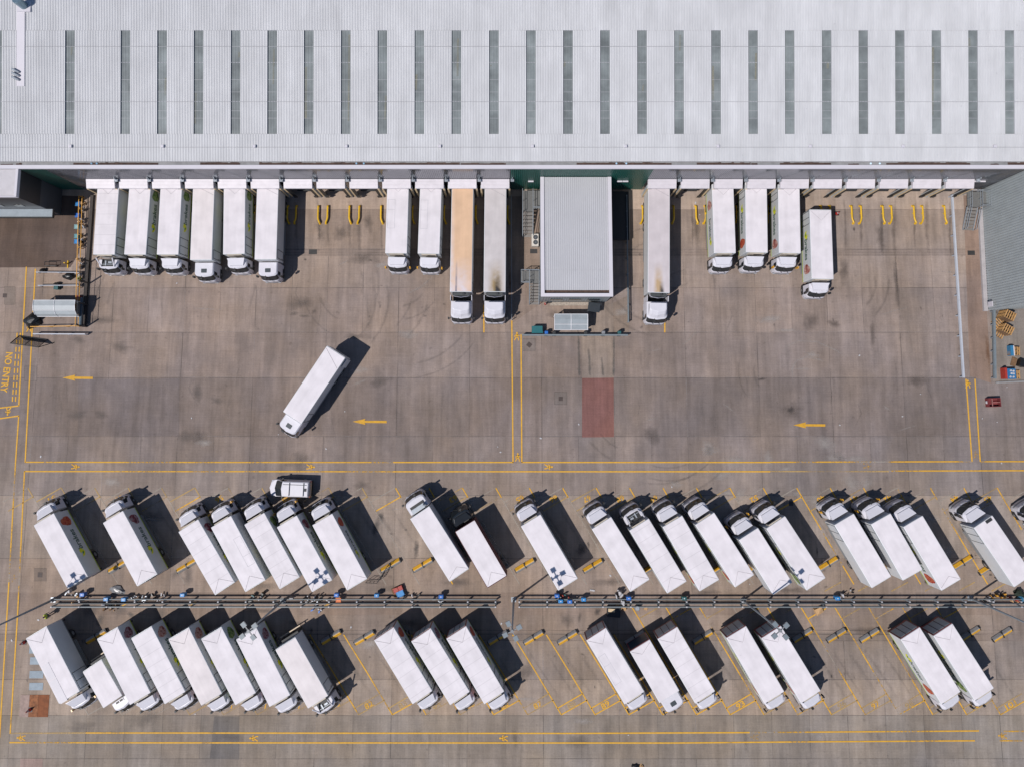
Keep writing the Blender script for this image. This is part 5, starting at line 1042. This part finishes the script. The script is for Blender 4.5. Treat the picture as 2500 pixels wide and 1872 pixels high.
# ------------------------------------------------------------------ people
def skin(name, verts, edges, rad, mat, parent, root=0):
    me = bpy.data.meshes.new(name); me.from_pydata(verts, edges, []); me.materials.append(mat); o = link(name, me, parent); md = o.modifiers.new('Skin', 'SKIN')
    for i, sv in enumerate(me.skin_vertices[0].data): sv.radius = (rad[i], rad[i]) if not isinstance(rad[i], tuple) else rad[i]; sv.use_root = i == root
    md.use_smooth_shade = True; ss = o.modifiers.new('Subdivision', 'SUBSURF'); ss.levels = 1; ss.render_levels = 1; return o
SKIN = M('skin_tone', (.42, .25, .18), .6, 0, .05); HIVIS = M('hi_vis_yellow', (.52, .62, .04), .6, 0, .15, 6); TROUS = M('navy_trousers', (.03, .05, .09), .8, 0, .15, 5); HAIR = M('dark_hair', (.03, .022, .018), .8, 0, .2, 8)
c = P(126, 1497); pr = thing('person', 'person in a yellow hi-vis jacket walking by the left end of the central strip', 'person', (c.x, c.y, 0), R(-60), None)
Vv = [(0, 0, .95), (0, 0, 1.15), (0, .01, 1.36), (0, .02, 1.50), (0, .05, 1.60), (0, .06, 1.74), (.10, 0, .90), (.11, .12, .50), (.11, -.02, .09), (.11, .16, .05), (-.10, 0, .90), (-.11, -.10, .50), (-.11, -.28, .12), (-.11, -.14, .05),
      (.19, 0, 1.40), (.25, -.05, 1.13), (.25, .10, .92), (.25, .15, .84), (-.19, 0, 1.40), (-.25, .05, 1.13), (-.25, .22, .95), (-.25, .28, .88)]
Ee = [(0, 1), (1, 2), (2, 3), (3, 4), (4, 5), (0, 6), (6, 7), (7, 8), (8, 9), (0, 10), (10, 11), (11, 12), (12, 13), (2, 14), (14, 15), (15, 16), (16, 17), (2, 18), (18, 19), (19, 20), (20, 21)]
Rr = [.13, .12, .14, .06, .085, .10, .09, .06, .04, .035, .09, .06, .04, .035, .06, .045, .032, .036, .06, .045, .032, .036]
for base, px_ in ((17, .25), (21, -.25)):
    hx, hy, hz = Vv[base]
    for f in range(5):
        off = (-.036 + .018 * f) if f < 4 else .045; n0 = len(Vv); l = (.075, .085, .08, .065, .05)[f]
        Vv += [(hx + off, hy + .02 + .4 * l, hz - .5 * l), (hx + off * 1.05, hy + .025 + .6 * l, hz - l)]; Ee += [(base, n0), (n0, n0 + 1)]; Rr += [.010, .008]
skin('body', Vv, Ee, Rr, SKIN, pr)
skin('jacket', [(0, 0, .92), (0, 0, 1.15), (0, .01, 1.36), (0, .015, 1.46), (.19, 0, 1.40), (.25, -.05, 1.13), (.25, .07, .96), (-.19, 0, 1.40), (-.25, .05, 1.13), (-.25, .19, .98)], [(0, 1), (1, 2), (2, 3), (2, 4), (4, 5), (5, 6), (2, 7), (7, 8), (8, 9)], [.155, .15, .17, .10, .085, .068, .055, .085, .068, .055], HIVIS, pr)
skin('trousers', [(0, 0, .95), (.10, 0, .88), (.11, .12, .50), (.11, -.01, .13), (-.10, 0, .88), (-.11, -.10, .50), (-.11, -.27, .15)], [(0, 1), (1, 2), (2, 3), (0, 4), (4, 5), (5, 6)], [.15, .11, .08, .06, .11, .08, .06], TROUS, pr)
skin('hair', [(0, .035, 1.70), (0, .05, 1.78)], [(0, 1)], [.105, .09], HAIR, pr)
for x, y in ((.11, .10), (-.11, -.20)): m = MB(); rbox(m, x - .05, x + .05, y - .12, y + .14, 0, .10, .03); m.build('shoe', BLACK, pr)
for x in (.035, -.035): MB().box(x - .012, x + .012, .148, .156, 1.655, 1.672).build('eye', BLACK, pr)
# ------------------------------------------------------------------ crates, pallets, boxes, litter
BLUEC = M('crate_blue', (.012, .13, .46), .45, 0, .15, 4); CYAN = M('crate_sky_blue', (.016, .20, .48), .45, 0, .15, 4); REDC = M('crate_red', (.36, .035, .022), .5, 0, .15, 4); ORC = M('crate_orange', (.70, .16, .02), .5, 0, .1, 4)
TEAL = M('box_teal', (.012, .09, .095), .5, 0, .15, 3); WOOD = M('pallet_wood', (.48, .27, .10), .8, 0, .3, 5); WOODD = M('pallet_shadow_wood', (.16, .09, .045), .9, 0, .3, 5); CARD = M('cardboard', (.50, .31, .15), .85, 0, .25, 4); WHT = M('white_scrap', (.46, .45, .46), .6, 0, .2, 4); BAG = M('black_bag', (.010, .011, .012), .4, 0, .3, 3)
def crate(label, px, py, z, mat, L=.62, Wd=.45, hgt=.35, ang=0, cat='crate', group=None, name='plastic_crate', lid=False):
    c = P(px, py, z + hgt); t = thing(name, label, cat, (c.x, c.y, z), R(ang), group); m = MB()
    m.box(-L/2, L/2, -Wd/2, Wd/2, 0, .05); 
    for s in (-1, 1): m.box(s * (L/2 - .025) - .025, s * (L/2 - .025) + .025, -Wd/2, Wd/2, .05, hgt); m.box(-L/2 + .05, L/2 - .05, s * (Wd/2 - .025) - .025, s * (Wd/2 - .025) + .025, .05, hgt)
    m.box(-L/2 - .03, L/2 + .03, -Wd/2 - .03, -Wd/2, hgt - .06, hgt).box(-L/2 - .03, L/2 + .03, Wd/2, Wd/2 + .03, hgt - .06, hgt); m.build('shell', mat, t)
    if lid: MB().box(-L/2 + .06, L/2 - .06, -Wd/2 + .06, Wd/2 - .06, hgt - .12, hgt - .03).build('contents', WHT if lid == 1 else mat, t)
    return t
GC = 'hook-up boxes along the central strip'
for px, py, mat, nm, lb in [(202, 1450, BLUEC, 'dark blue', 'beside white scraps, first from the left on the north barrier'), (260, 1461, CYAN, 'blue', 'between the barriers just above the litter heap'), (303, 1462, CYAN, 'bright blue', 'between the barriers below the grey sack'), (446.5, 1451, CYAN, 'blue', 'on the barrier below the second upper truck'),
                        (822, 1451, BLUEC, 'blue', 'directly above the orange box'), (920, 1452, CYAN, 'blue', 'left of the red crates pallet'), (1077, 1455, BLUEC, 'dark blue', 'right of the red crates pallet with a long shadow'), (1360, 1453, BLUEC, 'deep blue', 'on the right barrier below the lone upper truck'),
                        (1369, 1466, CYAN, 'bright blue round-lidded', 'between the right barriers below the lone upper truck'), (1391, 1467, BLUEC, 'navy', 'in shadow between the right barriers'), (1425, 1462, CYAN, 'sky blue', 'below the white striped plate'), (1670, 1459, TEAL, 'teal', 'on the barrier below the upper group of six'),
                        (1535, 1459, BLUEC, 'small navy', 'beside the tall white scrap pile'), (2044, 1459, CYAN, 'small blue', 'left of the upper group of three')]:
    c = P(px, py, .9); t = thing('hook_up_box', '%s power hook-up box %s' % (nm, lb), 'power box', (c.x, c.y, 0), 0, GC)
    m = MB(); rbox(m, -.27, .27, -.2, .2, .42, 1.12, .05); m.build('casing', mat, t); MB().box(-.05, .05, -.06, .06, 0, .42).build('stand', STEEL, t); MB().box(-.16, .16, -.225, -.202, .6, .9).build('socket_panel', BLACK, t); MB().box(-.07, .05, -.05, .06, 1.122, 1.135).build('lid_label', CAP, t)
crate('orange plastic box hanging on the south barrier under a blue box', 826, 1464, .55, ORC, .55, .4, .35, 0, name='plastic_crate', lid=2)
c = P(972, 1445, .3); t = thing('crate_pallet', 'pallet of red crates with one blue crate at the north barrier', 'pallet', (c.x, c.y, 0), R(24)); MB().box(-.65, .65, -.65, .65, .02, .14).build('pallet', WOODD, t)
crate('left red crate on the pallet by the north barrier', 966.5, 1440, .15, REDC, .6, .48, .4, 24, lid=2); crate('right red crate on the pallet by the north barrier', 976, 1436, .15, REDC, .6, .48, .4, 24, lid=2); crate('bright blue crate on the red crates pallet', 977, 1449, .15, CYAN, .85, .6, .42, 24, lid=2)
def pallet(label, px, py, n, ang, dark=False):
    hgt = .144 * n; c = P(px, py, hgt); t = thing('pallet_stack' if n > 1 else 'wooden_pallet', label, 'pallets', (c.x, c.y, 0), R(ang), 'wooden pallets by the east wing')
    m, m2 = MB(), MB()
    for k in range(n):
        z = .144 * k
        for i in range(3): m2.box(-.6, .6, -.5 + i * .45, -.4 + i * .45, z + .02, z + .12)
        for i in range(5 if k == n - 1 else 2): x = (-.6 + i * .27) if k == n - 1 else (-.6 + i * 1.08); m.box(x, x + .12, -.5, .5, z + .12, z + .143)
    m.build('deck_boards', WOOD, t); m2.build('bearers', WOODD, t); return t
pallet('tall stack of wooden pallets against the end of the east wing', 2467, 770, 12, -28); pallet('stack of wooden pallets, second from the wing, tilted to the right', 2462, 804, 9, -30); pallet('loose wooden pallet lying beside the short pale barrier', 2438, 786, 2, 38); pallet('loose weathered pallet with grey strap below the other loose one', 2440, 813, 1, -32)
pallet('wooden pallet next to the blue and white bottle load', 2478, 914, 2, 0); pallet('wooden pallet with sacks beside the blue board', 2478, 857, 4, -3)
c = P(2463, 857); t = thing('blue_board', 'blue and white board leaning by the pallet in the storage corner', 'board', (c.x, c.y, 0)); MB().box(-.22, .12, -.6, .6, .0, .75).build('board', M('board_blue', (.03, .16, .30), .5), t); MB().box(.13, .32, -.6, .6, .0, .6).build('edge', CAP, t)
c = P(2483, 886); t = thing('black_trolley', 'black roll cage trolley with planks in the storage corner', 'trolley', (c.x, c.y, 0), R(-20)); MB().box(-.1, .5, -.4, .4, .1, .8).build('cage', BAG, t); MB().box(-.75, -.15, -.55, .45, .04, .14).build('planks', WOODD, t); 
for x in (0, .4):
    for y in (-.3, .3): MB().tube([(x - .04, y, .05), (x + .04, y, .05)], .05, 8).build('castor', RUBBER, t)
c = P(2460, 913); t = thing('bottle_load', 'blue shrink-wrapped load with white lids beside a red board', 'goods load', (c.x, c.y, 0)); MB().box(-.5, .5, -.6, .6, .12, .8).build('wrap', M('wrap_blue', (.03, .15, .32), .3, 0, .2, 3), t); MB().box(-.5, .5, -.6, .6, 0, .11).build('pallet', WOODD, t)
for q in ((-.1, .38), (.2, .33), (-.05, .05), (.2, .02), (-.2, -.35), (.15, -.36)): m = MB().tube([(q[0], q[1], .8), (q[0], q[1], .9)], .12, 9); m.build('lid', WHT, t)
c = P(2445, 912); t = tag(MB().box(c.x - .13, c.x + .13, c.y - .65, c.y + .65, 0, .95).build('red_board', REDC), 'tall red board standing left of the blue wrapped load', 'board')
m = MB(); a, b = P(2430, 934), P(2540, 929); m.bar((a.x, a.y, .08), (b.x, b.y, .08), .2, .16); tag(m.build('kerb', CONC), 'low concrete kerb at the foot of the storage corner', 'kerb')
c = P(2427, 982, .6); t = thing('red_cage', 'dark red open crate standing alone near the right edge below the storage corner', 'crate', (c.x, c.y, 0), R(2)); DR = M('cage_red', (.17, .028, .03), .6, 0, .2, 3)
m = MB().box(-.72, .72, -.5, .5, .02, .1); 
for s in (-1, 1): m.box(-.72, .72, s * .48 - .03, s * .48 + .03, .1, .75).box(s * .70 - .03, s * .70 + .03, -.45, .45, .1, .75)
m.build('shell', DR, t); MB().box(-.3, .7, -.03, .03, .6, .7).box(-.28, -.22, -.45, .45, .6, .7).build('divider', M('cage_edge', (.35, .16, .14), .6), t); MB().box(-.85, -.74, -.12, .18, .3, .5).build('tag_plate', WHT, t)
# containers and odd items near the office
c = P(1312, 805, .9); t = thing('grit_bin', 'dark teal grit bin left of the cycle shelter', 'bin', (c.x, c.y, 0)); m = MB(); rbox(m, -.65, .65, -.38, .38, 0, .85, .06); m.build('body', TEAL, t); MB().hexa([(-.68, -.42, .86), (.68, -.42, .86), (.68, .42, .86), (-.68, .42, .86), (-.6, -.1, 1.08), (.6, -.1, 1.08), (.6, .42, 1.05), (-.6, .42, 1.05)]).build('lid', M('lid_teal', (.02, .13, .14), .45), t)
for px, mat, lb in ((1334, BLUEC, 'bright blue hook-up post right of the teal grit bin'), (1353, BLACK, 'dark hook-up post at the left foot of the cycle shelter'), (1430, BLACK, 'dark hook-up post at the right foot of the cycle shelter'), (1473, GREYTRIM, 'grey hook-up post on the barrier right of the shelter'), (1512, TEAL, 'teal hook-up post near the right end of the shelter barrier')):
    c = P(px, 812, .9); t = thing('hook_up_box', lb, 'power box', (c.x, c.y, 0), 0, 'hook-up posts below the dock office'); m = MB(); rbox(m, -.2, .2, -.18, .18, .4, 1.15, .05); m.build('casing', mat, t); MB().box(-.06, .06, -.3, .06, 0, .4).build('stand', CHASSIS, t); MB().box(-.22, .22, -.42, -.2, .25, .5).build('cable_holder', BLACK, t)
c = P(1449, 752, .6); t = thing('wheelie_bin', 'black four-wheeled bin at the lower right corner of the dock office', 'bin', (c.x, c.y, 0), R(-8)); MB().hexa([(-.55, -.4, .12), (.55, -.4, .12), (.55, .4, .12), (-.55, .4, .12), (-.68, -.52, 1.2), (.68, -.52, 1.2), (.68, .52, 1.2), (-.68, .52, 1.2)]).build('body', BAG, t); m = MB(); rbox(m, -.72, .72, -.56, .56, 1.205, 1.3, .04); m.build('lid', M('bin_lid', (.03, .036, .042), .35), t)
for x in (-.45, .45):
    for y in (-.32, .32): MB().tube([(x - .04, y, .08), (x + .04, y, .08)], .08, 8).build('wheel', RUBBER, t)
c = P(1331, 743); t = thing('fire_point', 'small red and white fire point at the lower left corner of the dock office', 'fire point', (c.x, c.y, 0)); MB().tube([(0, 0, 0), (0, 0, .6), (0, 0, .68)], [.12, .12, .04], 9).build('extinguisher', REDC, t); MB().tube([(.0, .0, .69), (.05, 0, .78)], .04, 6).build('valve', WHT, t); MB().box(.2, .7, .1, .5, 0, .35).build('tray', BLACK, t)
c = P(1513, 530); t = thing('low_trailer', 'long black low trailer in deep shade right of the dock office', 'trailer', (c.x, c.y, 0)); MB().box(-1.0, 1.0, -3.0, 3.0, .5, .75).build('deck', BLACK, t); MB().box(-1.05, -1.0, -3, 3, .75, 1.1).box(1.0, 1.05, -3, 3, .75, 1.1).build('side_board', CHASSIS, t)
for x in (-.8, .8):
    for y in (-.8, .6): wheel(t, x, y, .38, .25, 1 if x > 0 else -1)
def cone(label, px, py, hgt=.95, s=1):
    c = P(px, py); t = thing('traffic_cone', label, 'traffic cone', (c.x, c.y, 0), 0, None); MB().tube([(0, 0, .04), (0, 0, hgt * .45), (0, 0, hgt)], [.21, .13, .035], 12).build('cone', M('cone_red', (.40, .035, .03), .5, 0, .12, 3), t); MB().box(-.26, .26, -.26, .26, 0, .05).build('base', BLACK, t); MB().tube([(0, 0, hgt * .5), (0, 0, hgt * .72)], [.125, .085], 12).build('sleeve', WHT, t)
cone('dark red cone at the rear corner of the leftmost lower truck', 59, 1567); cone('dark red cone on the rusty plate at the lower left', 74, 1731); cone('red and white cone beside the truck pulling out of its dock', 2043, 522, .8)
# steel plates and covers in the ground
PLT = M('blue_grey_plate', (.25, .30, .34), .7, 0, .16, 2); RST = M('rusty_plate', (.20, .065, .022), .85, 0, .35, 1.4); PRU = M('pale_rust_plate', (.36, .26, .22), .8, 0, .3, 2)
for i, (x, y, lb) in enumerate([(88, 1585, 'partly under the leftmost lower truck'), (90, 1612, 'second, half under the leftmost lower truck'), (88.5, 1645.5, 'third from the top, fully visible'), (88, 1674.5, 'lowest, nearest the rusty plate')]):
    p, q = P(x - 17, y + 9), P(x + 18, y - 9); m = MB().box(p.x, q.x, p.y, q.y, .0, .03); o = m.build('steel_plate', PLT); tag(o, 'blue grey steel plate in the ground, ' + lb, 'steel plate', 'grey steel plates at the lower left')
p, q = P(47, 1749), P(121, 1695); t = thing('rusty_weigh_plate', 'rusty brown steel plate with one pale third at the lower left', 'steel plate', (p.x, p.y, 0)); w, h = q.x - p.x, q.y - p.y
MB().box(w * .32, w * .63, 0, h, 0, .035).build('rusty_panel', M('rusty_plate_scuffed', (.26, .10, .04), .85, 0, .5, 3), t); MB().box(w * .635, w, 0, h, 0, .035).build('rusty_panel', RST, t); MB().box(0, w * .315, 0, h, 0, .035).build('pale_panel', PRU, t)
for x, y, s, lb, mat in [(764, 615.5, .55, 'small dark drain grate in the empty dock bays', 'g'), (12, 722, .45, 'square cover at the left edge above the no entry words', 'c'), (98, 1402, .5, 'brown cover in a square surround left of the leftmost upper truck', 'c'), (1931, 1228, .45, 'dark cover under the truck shadow in the upper row', 'g'), (1292, 842, .5, 'brown cover turned diagonally by the walkway', 'd'), (1369, 973, .45, 'dark red-cornered cover left of the red tarmac', 'c'), (2371, 618, .5, 'long dark drain grate at the east wing corner', 'g'), (1303, 614, .5, 'dark drain grate below the condenser unit', 'g')]:
    c = P(x, y); t = thing('drain_cover', lb, 'drain cover', (c.x, c.y, 0), R(52) if mat == 'd' else 0, None); hx = s * (1.6 if mat == 'g' and s > .48 else 1)
    MB().box(-hx * .55, hx * .55, -s * .55, s * .55, .0, .022).build('plate', M('cover_brown', (.10, .068, .055), .75, .1, .25, 4) if mat != 'g' else M('grate_dark', (.045, .042, .04), .7, .2, .2, 4), t); m = MB()
    for k in range(6): m.box(-hx * .5, hx * .5, -s * .5 + k * s * .18, -s * .5 + k * s * .18 + .03, .022, .03)
    m.build('bars', CHASSIS, t)
# rubbish: bags, scraps, cardboard ----------------------------------------------------------
def lump(name, label, px, py, rx, ry, hz, mat, cat='rubbish', ang=0, rough=.42, z0=0, group=None):
    c = P(px, py); bm = MB(); n, r = 9, 4; g = random.Random(int(px * 7 + py))
    lv = []
    for j in range(r + 1):
        th = math.pi / 2 * j / r; lv.append((hz * math.sin(th) * (1 + g.uniform(-.08, .08)) + .005, [(rx * math.cos(th) * math.cos(6.283 * k / n) * (1 + g.uniform(-rough, rough)) + .001 * math.cos(6.283 * k / n), ry * math.cos(th) * math.sin(6.283 * k / n) * (1 + g.uniform(-rough, rough)) + .001 * math.sin(6.283 * k / n)) for k in range(n)]))
    bm.zloft(lv); o = bm.build(name, mat); o.location = (c.x, c.y, z0); o.rotation_euler = (0, 0, R(ang)); return tag(o, label, cat, group)
lump('rubbish_sack', 'grey shiny rubbish sack beside the north barrier below the second upper truck', 288, 1438, .95, .42, .4, M('grey_sack', (.22, .22, .225), .35, 0, .4, 4), ang=-18)
lump('tarpaulin', 'black tarpaulin heap at the lower left of the smoking shelter', 85, 783, 1.1, .85, 1.0, BAG, 'tarpaulin', 10)
lump('black_bag', 'black bag on the upper cycle bar of the left corner compound', 171, 676, .75, .4, .6, BAG, 'bag')
lump('black_bag', 'small dark bag on the lower cycle bar of the left corner compound', 142, 694, .45, .15, .7, BAG, 'bag'); lump('black_bag', 'black bag hanging at the left end of the upper cycle bar', 108, 662, .4, .3, .6, BAG, 'bag')
lump('black_bag', 'black bag cut by the bottom edge of the picture', 1551, 1869, .5, .3, .4, BAG, 'bag'); lump('brown_sack', 'brown sack next to the black bag at the bottom edge', 1566, 1871, .3, .3, .3, CARD, 'sack')
lump('shrub', 'dark weeds growing over the barrier at the far right', 2485, 1446, .55, .45, .9, M('weed_dark', (.02, .03, .02), .9, 0, .4, 6), 'plant', 0, .6); lump('blue_sack', 'torn blue sack hanging on the barrier at the far right', 2485, 1456, .22, .5, 1.0, M('sack_blue', (.04, .20, .34), .5, 0, .4, 4), 'sack', 10, .4)
def sheet(name, label, px, py, L, Wd, mat, ang, hgt=.25, cat='litter', slant=.2):
    c = P(px, py); m = MB().hexa([(-L/2, -Wd/2, .01), (L/2, -Wd/2, .01), (L/2, Wd/2, .01), (-L/2, Wd/2, .01), (-L/2 + slant * L * .3, -Wd/2, hgt), (L/2, -Wd/2 + .1 * Wd, hgt * .5), (L/2 - slant * L * .4, Wd/2, hgt * 1.2), (-L/2, Wd/2 - .15 * Wd, hgt * .8)]); o = m.build(name, mat); o.location = (c.x, c.y, 0); o.rotation_euler = (0, 0, R(ang)); return tag(o, label, cat)
sheet('cardboard_box', 'crumpled brown cardboard below the south barrier on the right', 1997, 1488, .95, .8, CARD, 20, .5); sheet('cardboard_box', 'small piece of brown cardboard near the black bin below the south barrier', 1576, 1484, .42, .35, CARD, -20, .2)
c = P(1497, 1490); t = thing('open_skip_box', 'open black box with cream panel behind the bay 89 truck', 'box', (c.x, c.y, 0), R(-5)); MB().box(-.75, .75, -.55, .55, .02, .6).build('body', BAG, t); MB().box(-.65, .1, .0, .35, .602, .64).build('panel', CREAM, t); MB().box(-.8, .8, .5, .58, .3, .75).build('rim', CHASSIS, t)
c = P(1555, 1482, .5); t = thing('small_bin', 'small black bin standing below the south barrier', 'bin', (c.x, c.y, 0), R(8)); MB().tube([(0, 0, 0), (0, 0, .9)], [.2, .27], 10).build('body', BAG, t); MB().tube([(0, 0, .9), (0, 0, .98)], [.29, .22], 10).build('lid', STEEL, t)
c = P(1446, 1440); tag(MB().obox((c.x, c.y), .55, .18, .01, .08, R(-8)).build('striped_plate', WHT), 'white striped number plate lying above the right barrier', 'litter')
c = P(1509, 1450); t = thing('scrap_pile', 'tall white scrap pile with cables across the right barrier', 'scrap', (c.x, c.y, 0), R(20)); m = MB(); g = random.Random(3)
for k in range(9): m.obox((g.uniform(-.35, .35), g.uniform(-1.2, .5)), g.uniform(.2, .5), g.uniform(.06, .2), g.uniform(.0, .3), g.uniform(.4, 1.25), g.uniform(0, 3))
m.build('scraps', WHT, t); m = MB()
for k in range(4): m.obox((g.uniform(-.5, .2), g.uniform(-1.7, -.7)), .5, .25, .05, g.uniform(.2, .4), g.uniform(0, 3))
m.build('cardboard_pieces', CARD, t)
GS = 'scrap heaps along the central strip'
for px, py, cols, lb, seed in [(178, 1446, (STEEL, WHT), 'white and grey scrap heap at the left end of the central strip', 1), (196, 1459, (WHT, CARD), 'white scrap pieces under the first dark blue box', 2), (268, 1479, (WHT, CARD, WOODD), 'brown and white litter heap spilling below the south barrier on the left', 3), (341, 1458, (STEEL, STEEL, WHT), 'tangle of grey pipes between the left barriers', 4), (385, 1456, (WHT, BAG), 'white poles and black scraps leaning on the left barrier', 5),
                               (626, 1457, (WHT, TEAL, BAG), 'white and teal litter on the north barrier below the middle of the upper five', 6), (724, 1461, (WHT,), 'thin white litter between the left barriers', 7), (760, 1462, (WHT, STEEL, BAG), 'grey and white litter heap left of the orange box', 8), (785, 1456, (BAG, WHT), 'black and white flapping scrap left of the orange box', 9), (782, 1485, (WHT, BLUEC), 'white and blue scraps below the south barrier left of the orange box', 10), (1003, 1458, (WHT, BAG), 'white scraps right of the red crates pallet', 11), (1064, 1458, (WHT, STEEL), 'white scraps left of the dark blue box with long shadow', 12),
                               (1352, 1458, (BAG, WHT), 'black and white scraps left of the deep blue box', 13), (1380, 1458, (REDC, TEAL), 'red and teal scrap leaning beside the deep blue box', 14), (2066, 1452, (WHT, BAG), 'white and black scrap left of the far right upper group', 15), (2436, 1452, (OP, BAG, OP), 'orange and black hazard netting at the far right barrier', 16), (2402, 1463, (WHT, BAG), 'white and black litter at the foot of the far right mast', 17), (2476, 1463, (CARD, REDC), 'brown and red scraps by the torn blue sack', 18),
                               (203, 508, (WHT, CARD, BAG), 'white and brown clutter along the orange pipes, top part', 19), (201, 545, (WHT, CARD, WHT), 'white clutter along the orange pipes, beside the asphalt', 20), (200, 590, (WHT, CARD, BAG), 'mixed clutter halfway down the orange pipes', 21), (197, 640, (WHT, CARD, BAG), 'mixed clutter beside the upper cycle bar', 22), (196, 682, (LIME, BAG, WHT), 'green and black clutter between the cycle bars', 23)]:
    c = P(px, py, .3); g = random.Random(seed); t = thing('scrap_heap', lb, 'scrap', (c.x, c.y, 0), g.uniform(-.4, .4), GS); wide = .9 if py > 700 else .28; tall = .5 if py > 700 else 1.0
    for q, mt in enumerate(cols):
        m = MB()
        for k in range(4):
            m.obox((g.uniform(-wide, wide), g.uniform(-tall, tall) * .7), g.uniform(.08, .4), g.uniform(.05, .16), g.uniform(0, .3), g.uniform(.35, .9), g.uniform(0, 3))
        m.build('pieces', mt, t)
for px, py, mat, lb in ((189, 498, CYAN, 'top blue'), (188, 526, BLUEC, 'second, brightest blue'), (186, 554, M('pale_teal', (.20, .36, .38), .5), 'third, pale teal'), (186, 577, M('mid_teal', (.10, .27, .30), .5), 'fourth, grey teal'), (186, 590, CYAN, 'fifth, small blue'), (136, 702, TEAL, 'dark teal one below the lower cycle bar')): crate('%s crate in the left corner compound' % lb, px, py, 0, mat, .5, .45, .6, 0, lid=2, group='crates in the left corner compound')
crate('red crate at the right end of the smoking shelter', 190, 727, 0, REDC, .6, .4, .5, 5, lid=2)
# leaning frames
t = thing('lattice_frame', 'folded black lattice frame behind the upper group of five trucks', 'frame', (*P(925, 1393).to_2d(), 0), R(0)); a, b, c3 = P(898, 1415), P(925, 1416), P(950, 1375); o = P(925, 1393); m = MB(); v3 = lambda p, z: (p.x - o.x, p.y - o.y, z)
for z in (.3, 1.4): m.tube([v3(a, z), v3(b, z), v3(c3, z)], .04, 5)
for i in range(8): q = b.lerp(c3, i / 7); m.tube([v3(q, .2), v3(q, 1.5)], .03, 4)
for i in range(4): q = a.lerp(b, i / 3); m.tube([v3(q, .2), v3(q, 1.5)], .03, 4)
m.build('bars', BLACK, t)
c = P(68, 823); t = thing('metal_gate', 'black mesh gate standing open at the foot of the left corner compound', 'gate', (c.x, c.y, 0), R(-8)); m = MB().tube([(-1.0, 0, .1), (2.4, 0, .1), (2.4, -1.0, 1.5), (-1.0, -1.0, 1.5), (-1.0, 0, .1)], .055, 6); m.tube([(.7, 0, .1), (.7, -1.0, 1.5)], .04, 5); m.build('frame', BLACK, t); m = MB()
for k in range(34): m.tube([(-1 + k * .1, 0, .1), (-1 + k * .1, -1.0, 1.5)], .028, 4)
m.build('mesh', CHASSIS, t); MB().bar((2.35, -1.0, 1.45), (3.3, -.2, .05), .07, .07).build('stay', BLACK, t)
c = P(133, 645); t = thing('low_barrow', 'dark hand trolley with a yellow post on the edge of the asphalt apron', 'trolley', (c.x, c.y, 0)); MB().tube([(-.9, .2, .5), (.5, .2, .5), (.5, -.3, .5), (-.9, -.3, .5), (-.9, .2, .5)], .04, 5).build('frame', BLACK, t); MB().tube([(1.65, -.5, 0), (1.65, .4, .05)], .09, 7).tube([(1.65, 0, .04), (1.65, .0, .9)], .08, 7).build('post', YELLOW, t)
for x in (-.7, .3): MB().tube([(x, -.35, .15), (x, -.28, .15)], .15, 9).build('wheel', RUBBER, t)
# scraps of paper blown over the yard
g = random.Random(11)
sc = [(468, 1020), (100, 1114), (734, 1002), (842, 1004), (796, 1095), (680, 1060), (1215, 1090), (1222, 1103), (1320, 1069), (1413, 1035), (2247, 962), (2203, 1016), (2398, 1021), (2434, 1030), (2050, 1037), (2445, 1130), (1640, 1188), (432, 692), (94, 1512), (29, 1562), (477, 1742), (1534, 1793), (857, 1530), (1224, 1521), (1490, 1404), (1830, 1425), (1988, 1385), (1698, 496), (1708, 525), (2098, 868), (2458, 945)]
for i, (x, y) in enumerate(sc):
    c = P(x, y); s = g.uniform(.07, .16); o = MB().obox((0, 0), s * 1.5, s, .005, .05, g.uniform(0, 3)).build('paper_scrap', WHT); o.location = (c.x, c.y, 0); tag(o, 'tiny white paper scrap lying loose on the concrete', 'litter', 'tiny white scraps on the concrete')
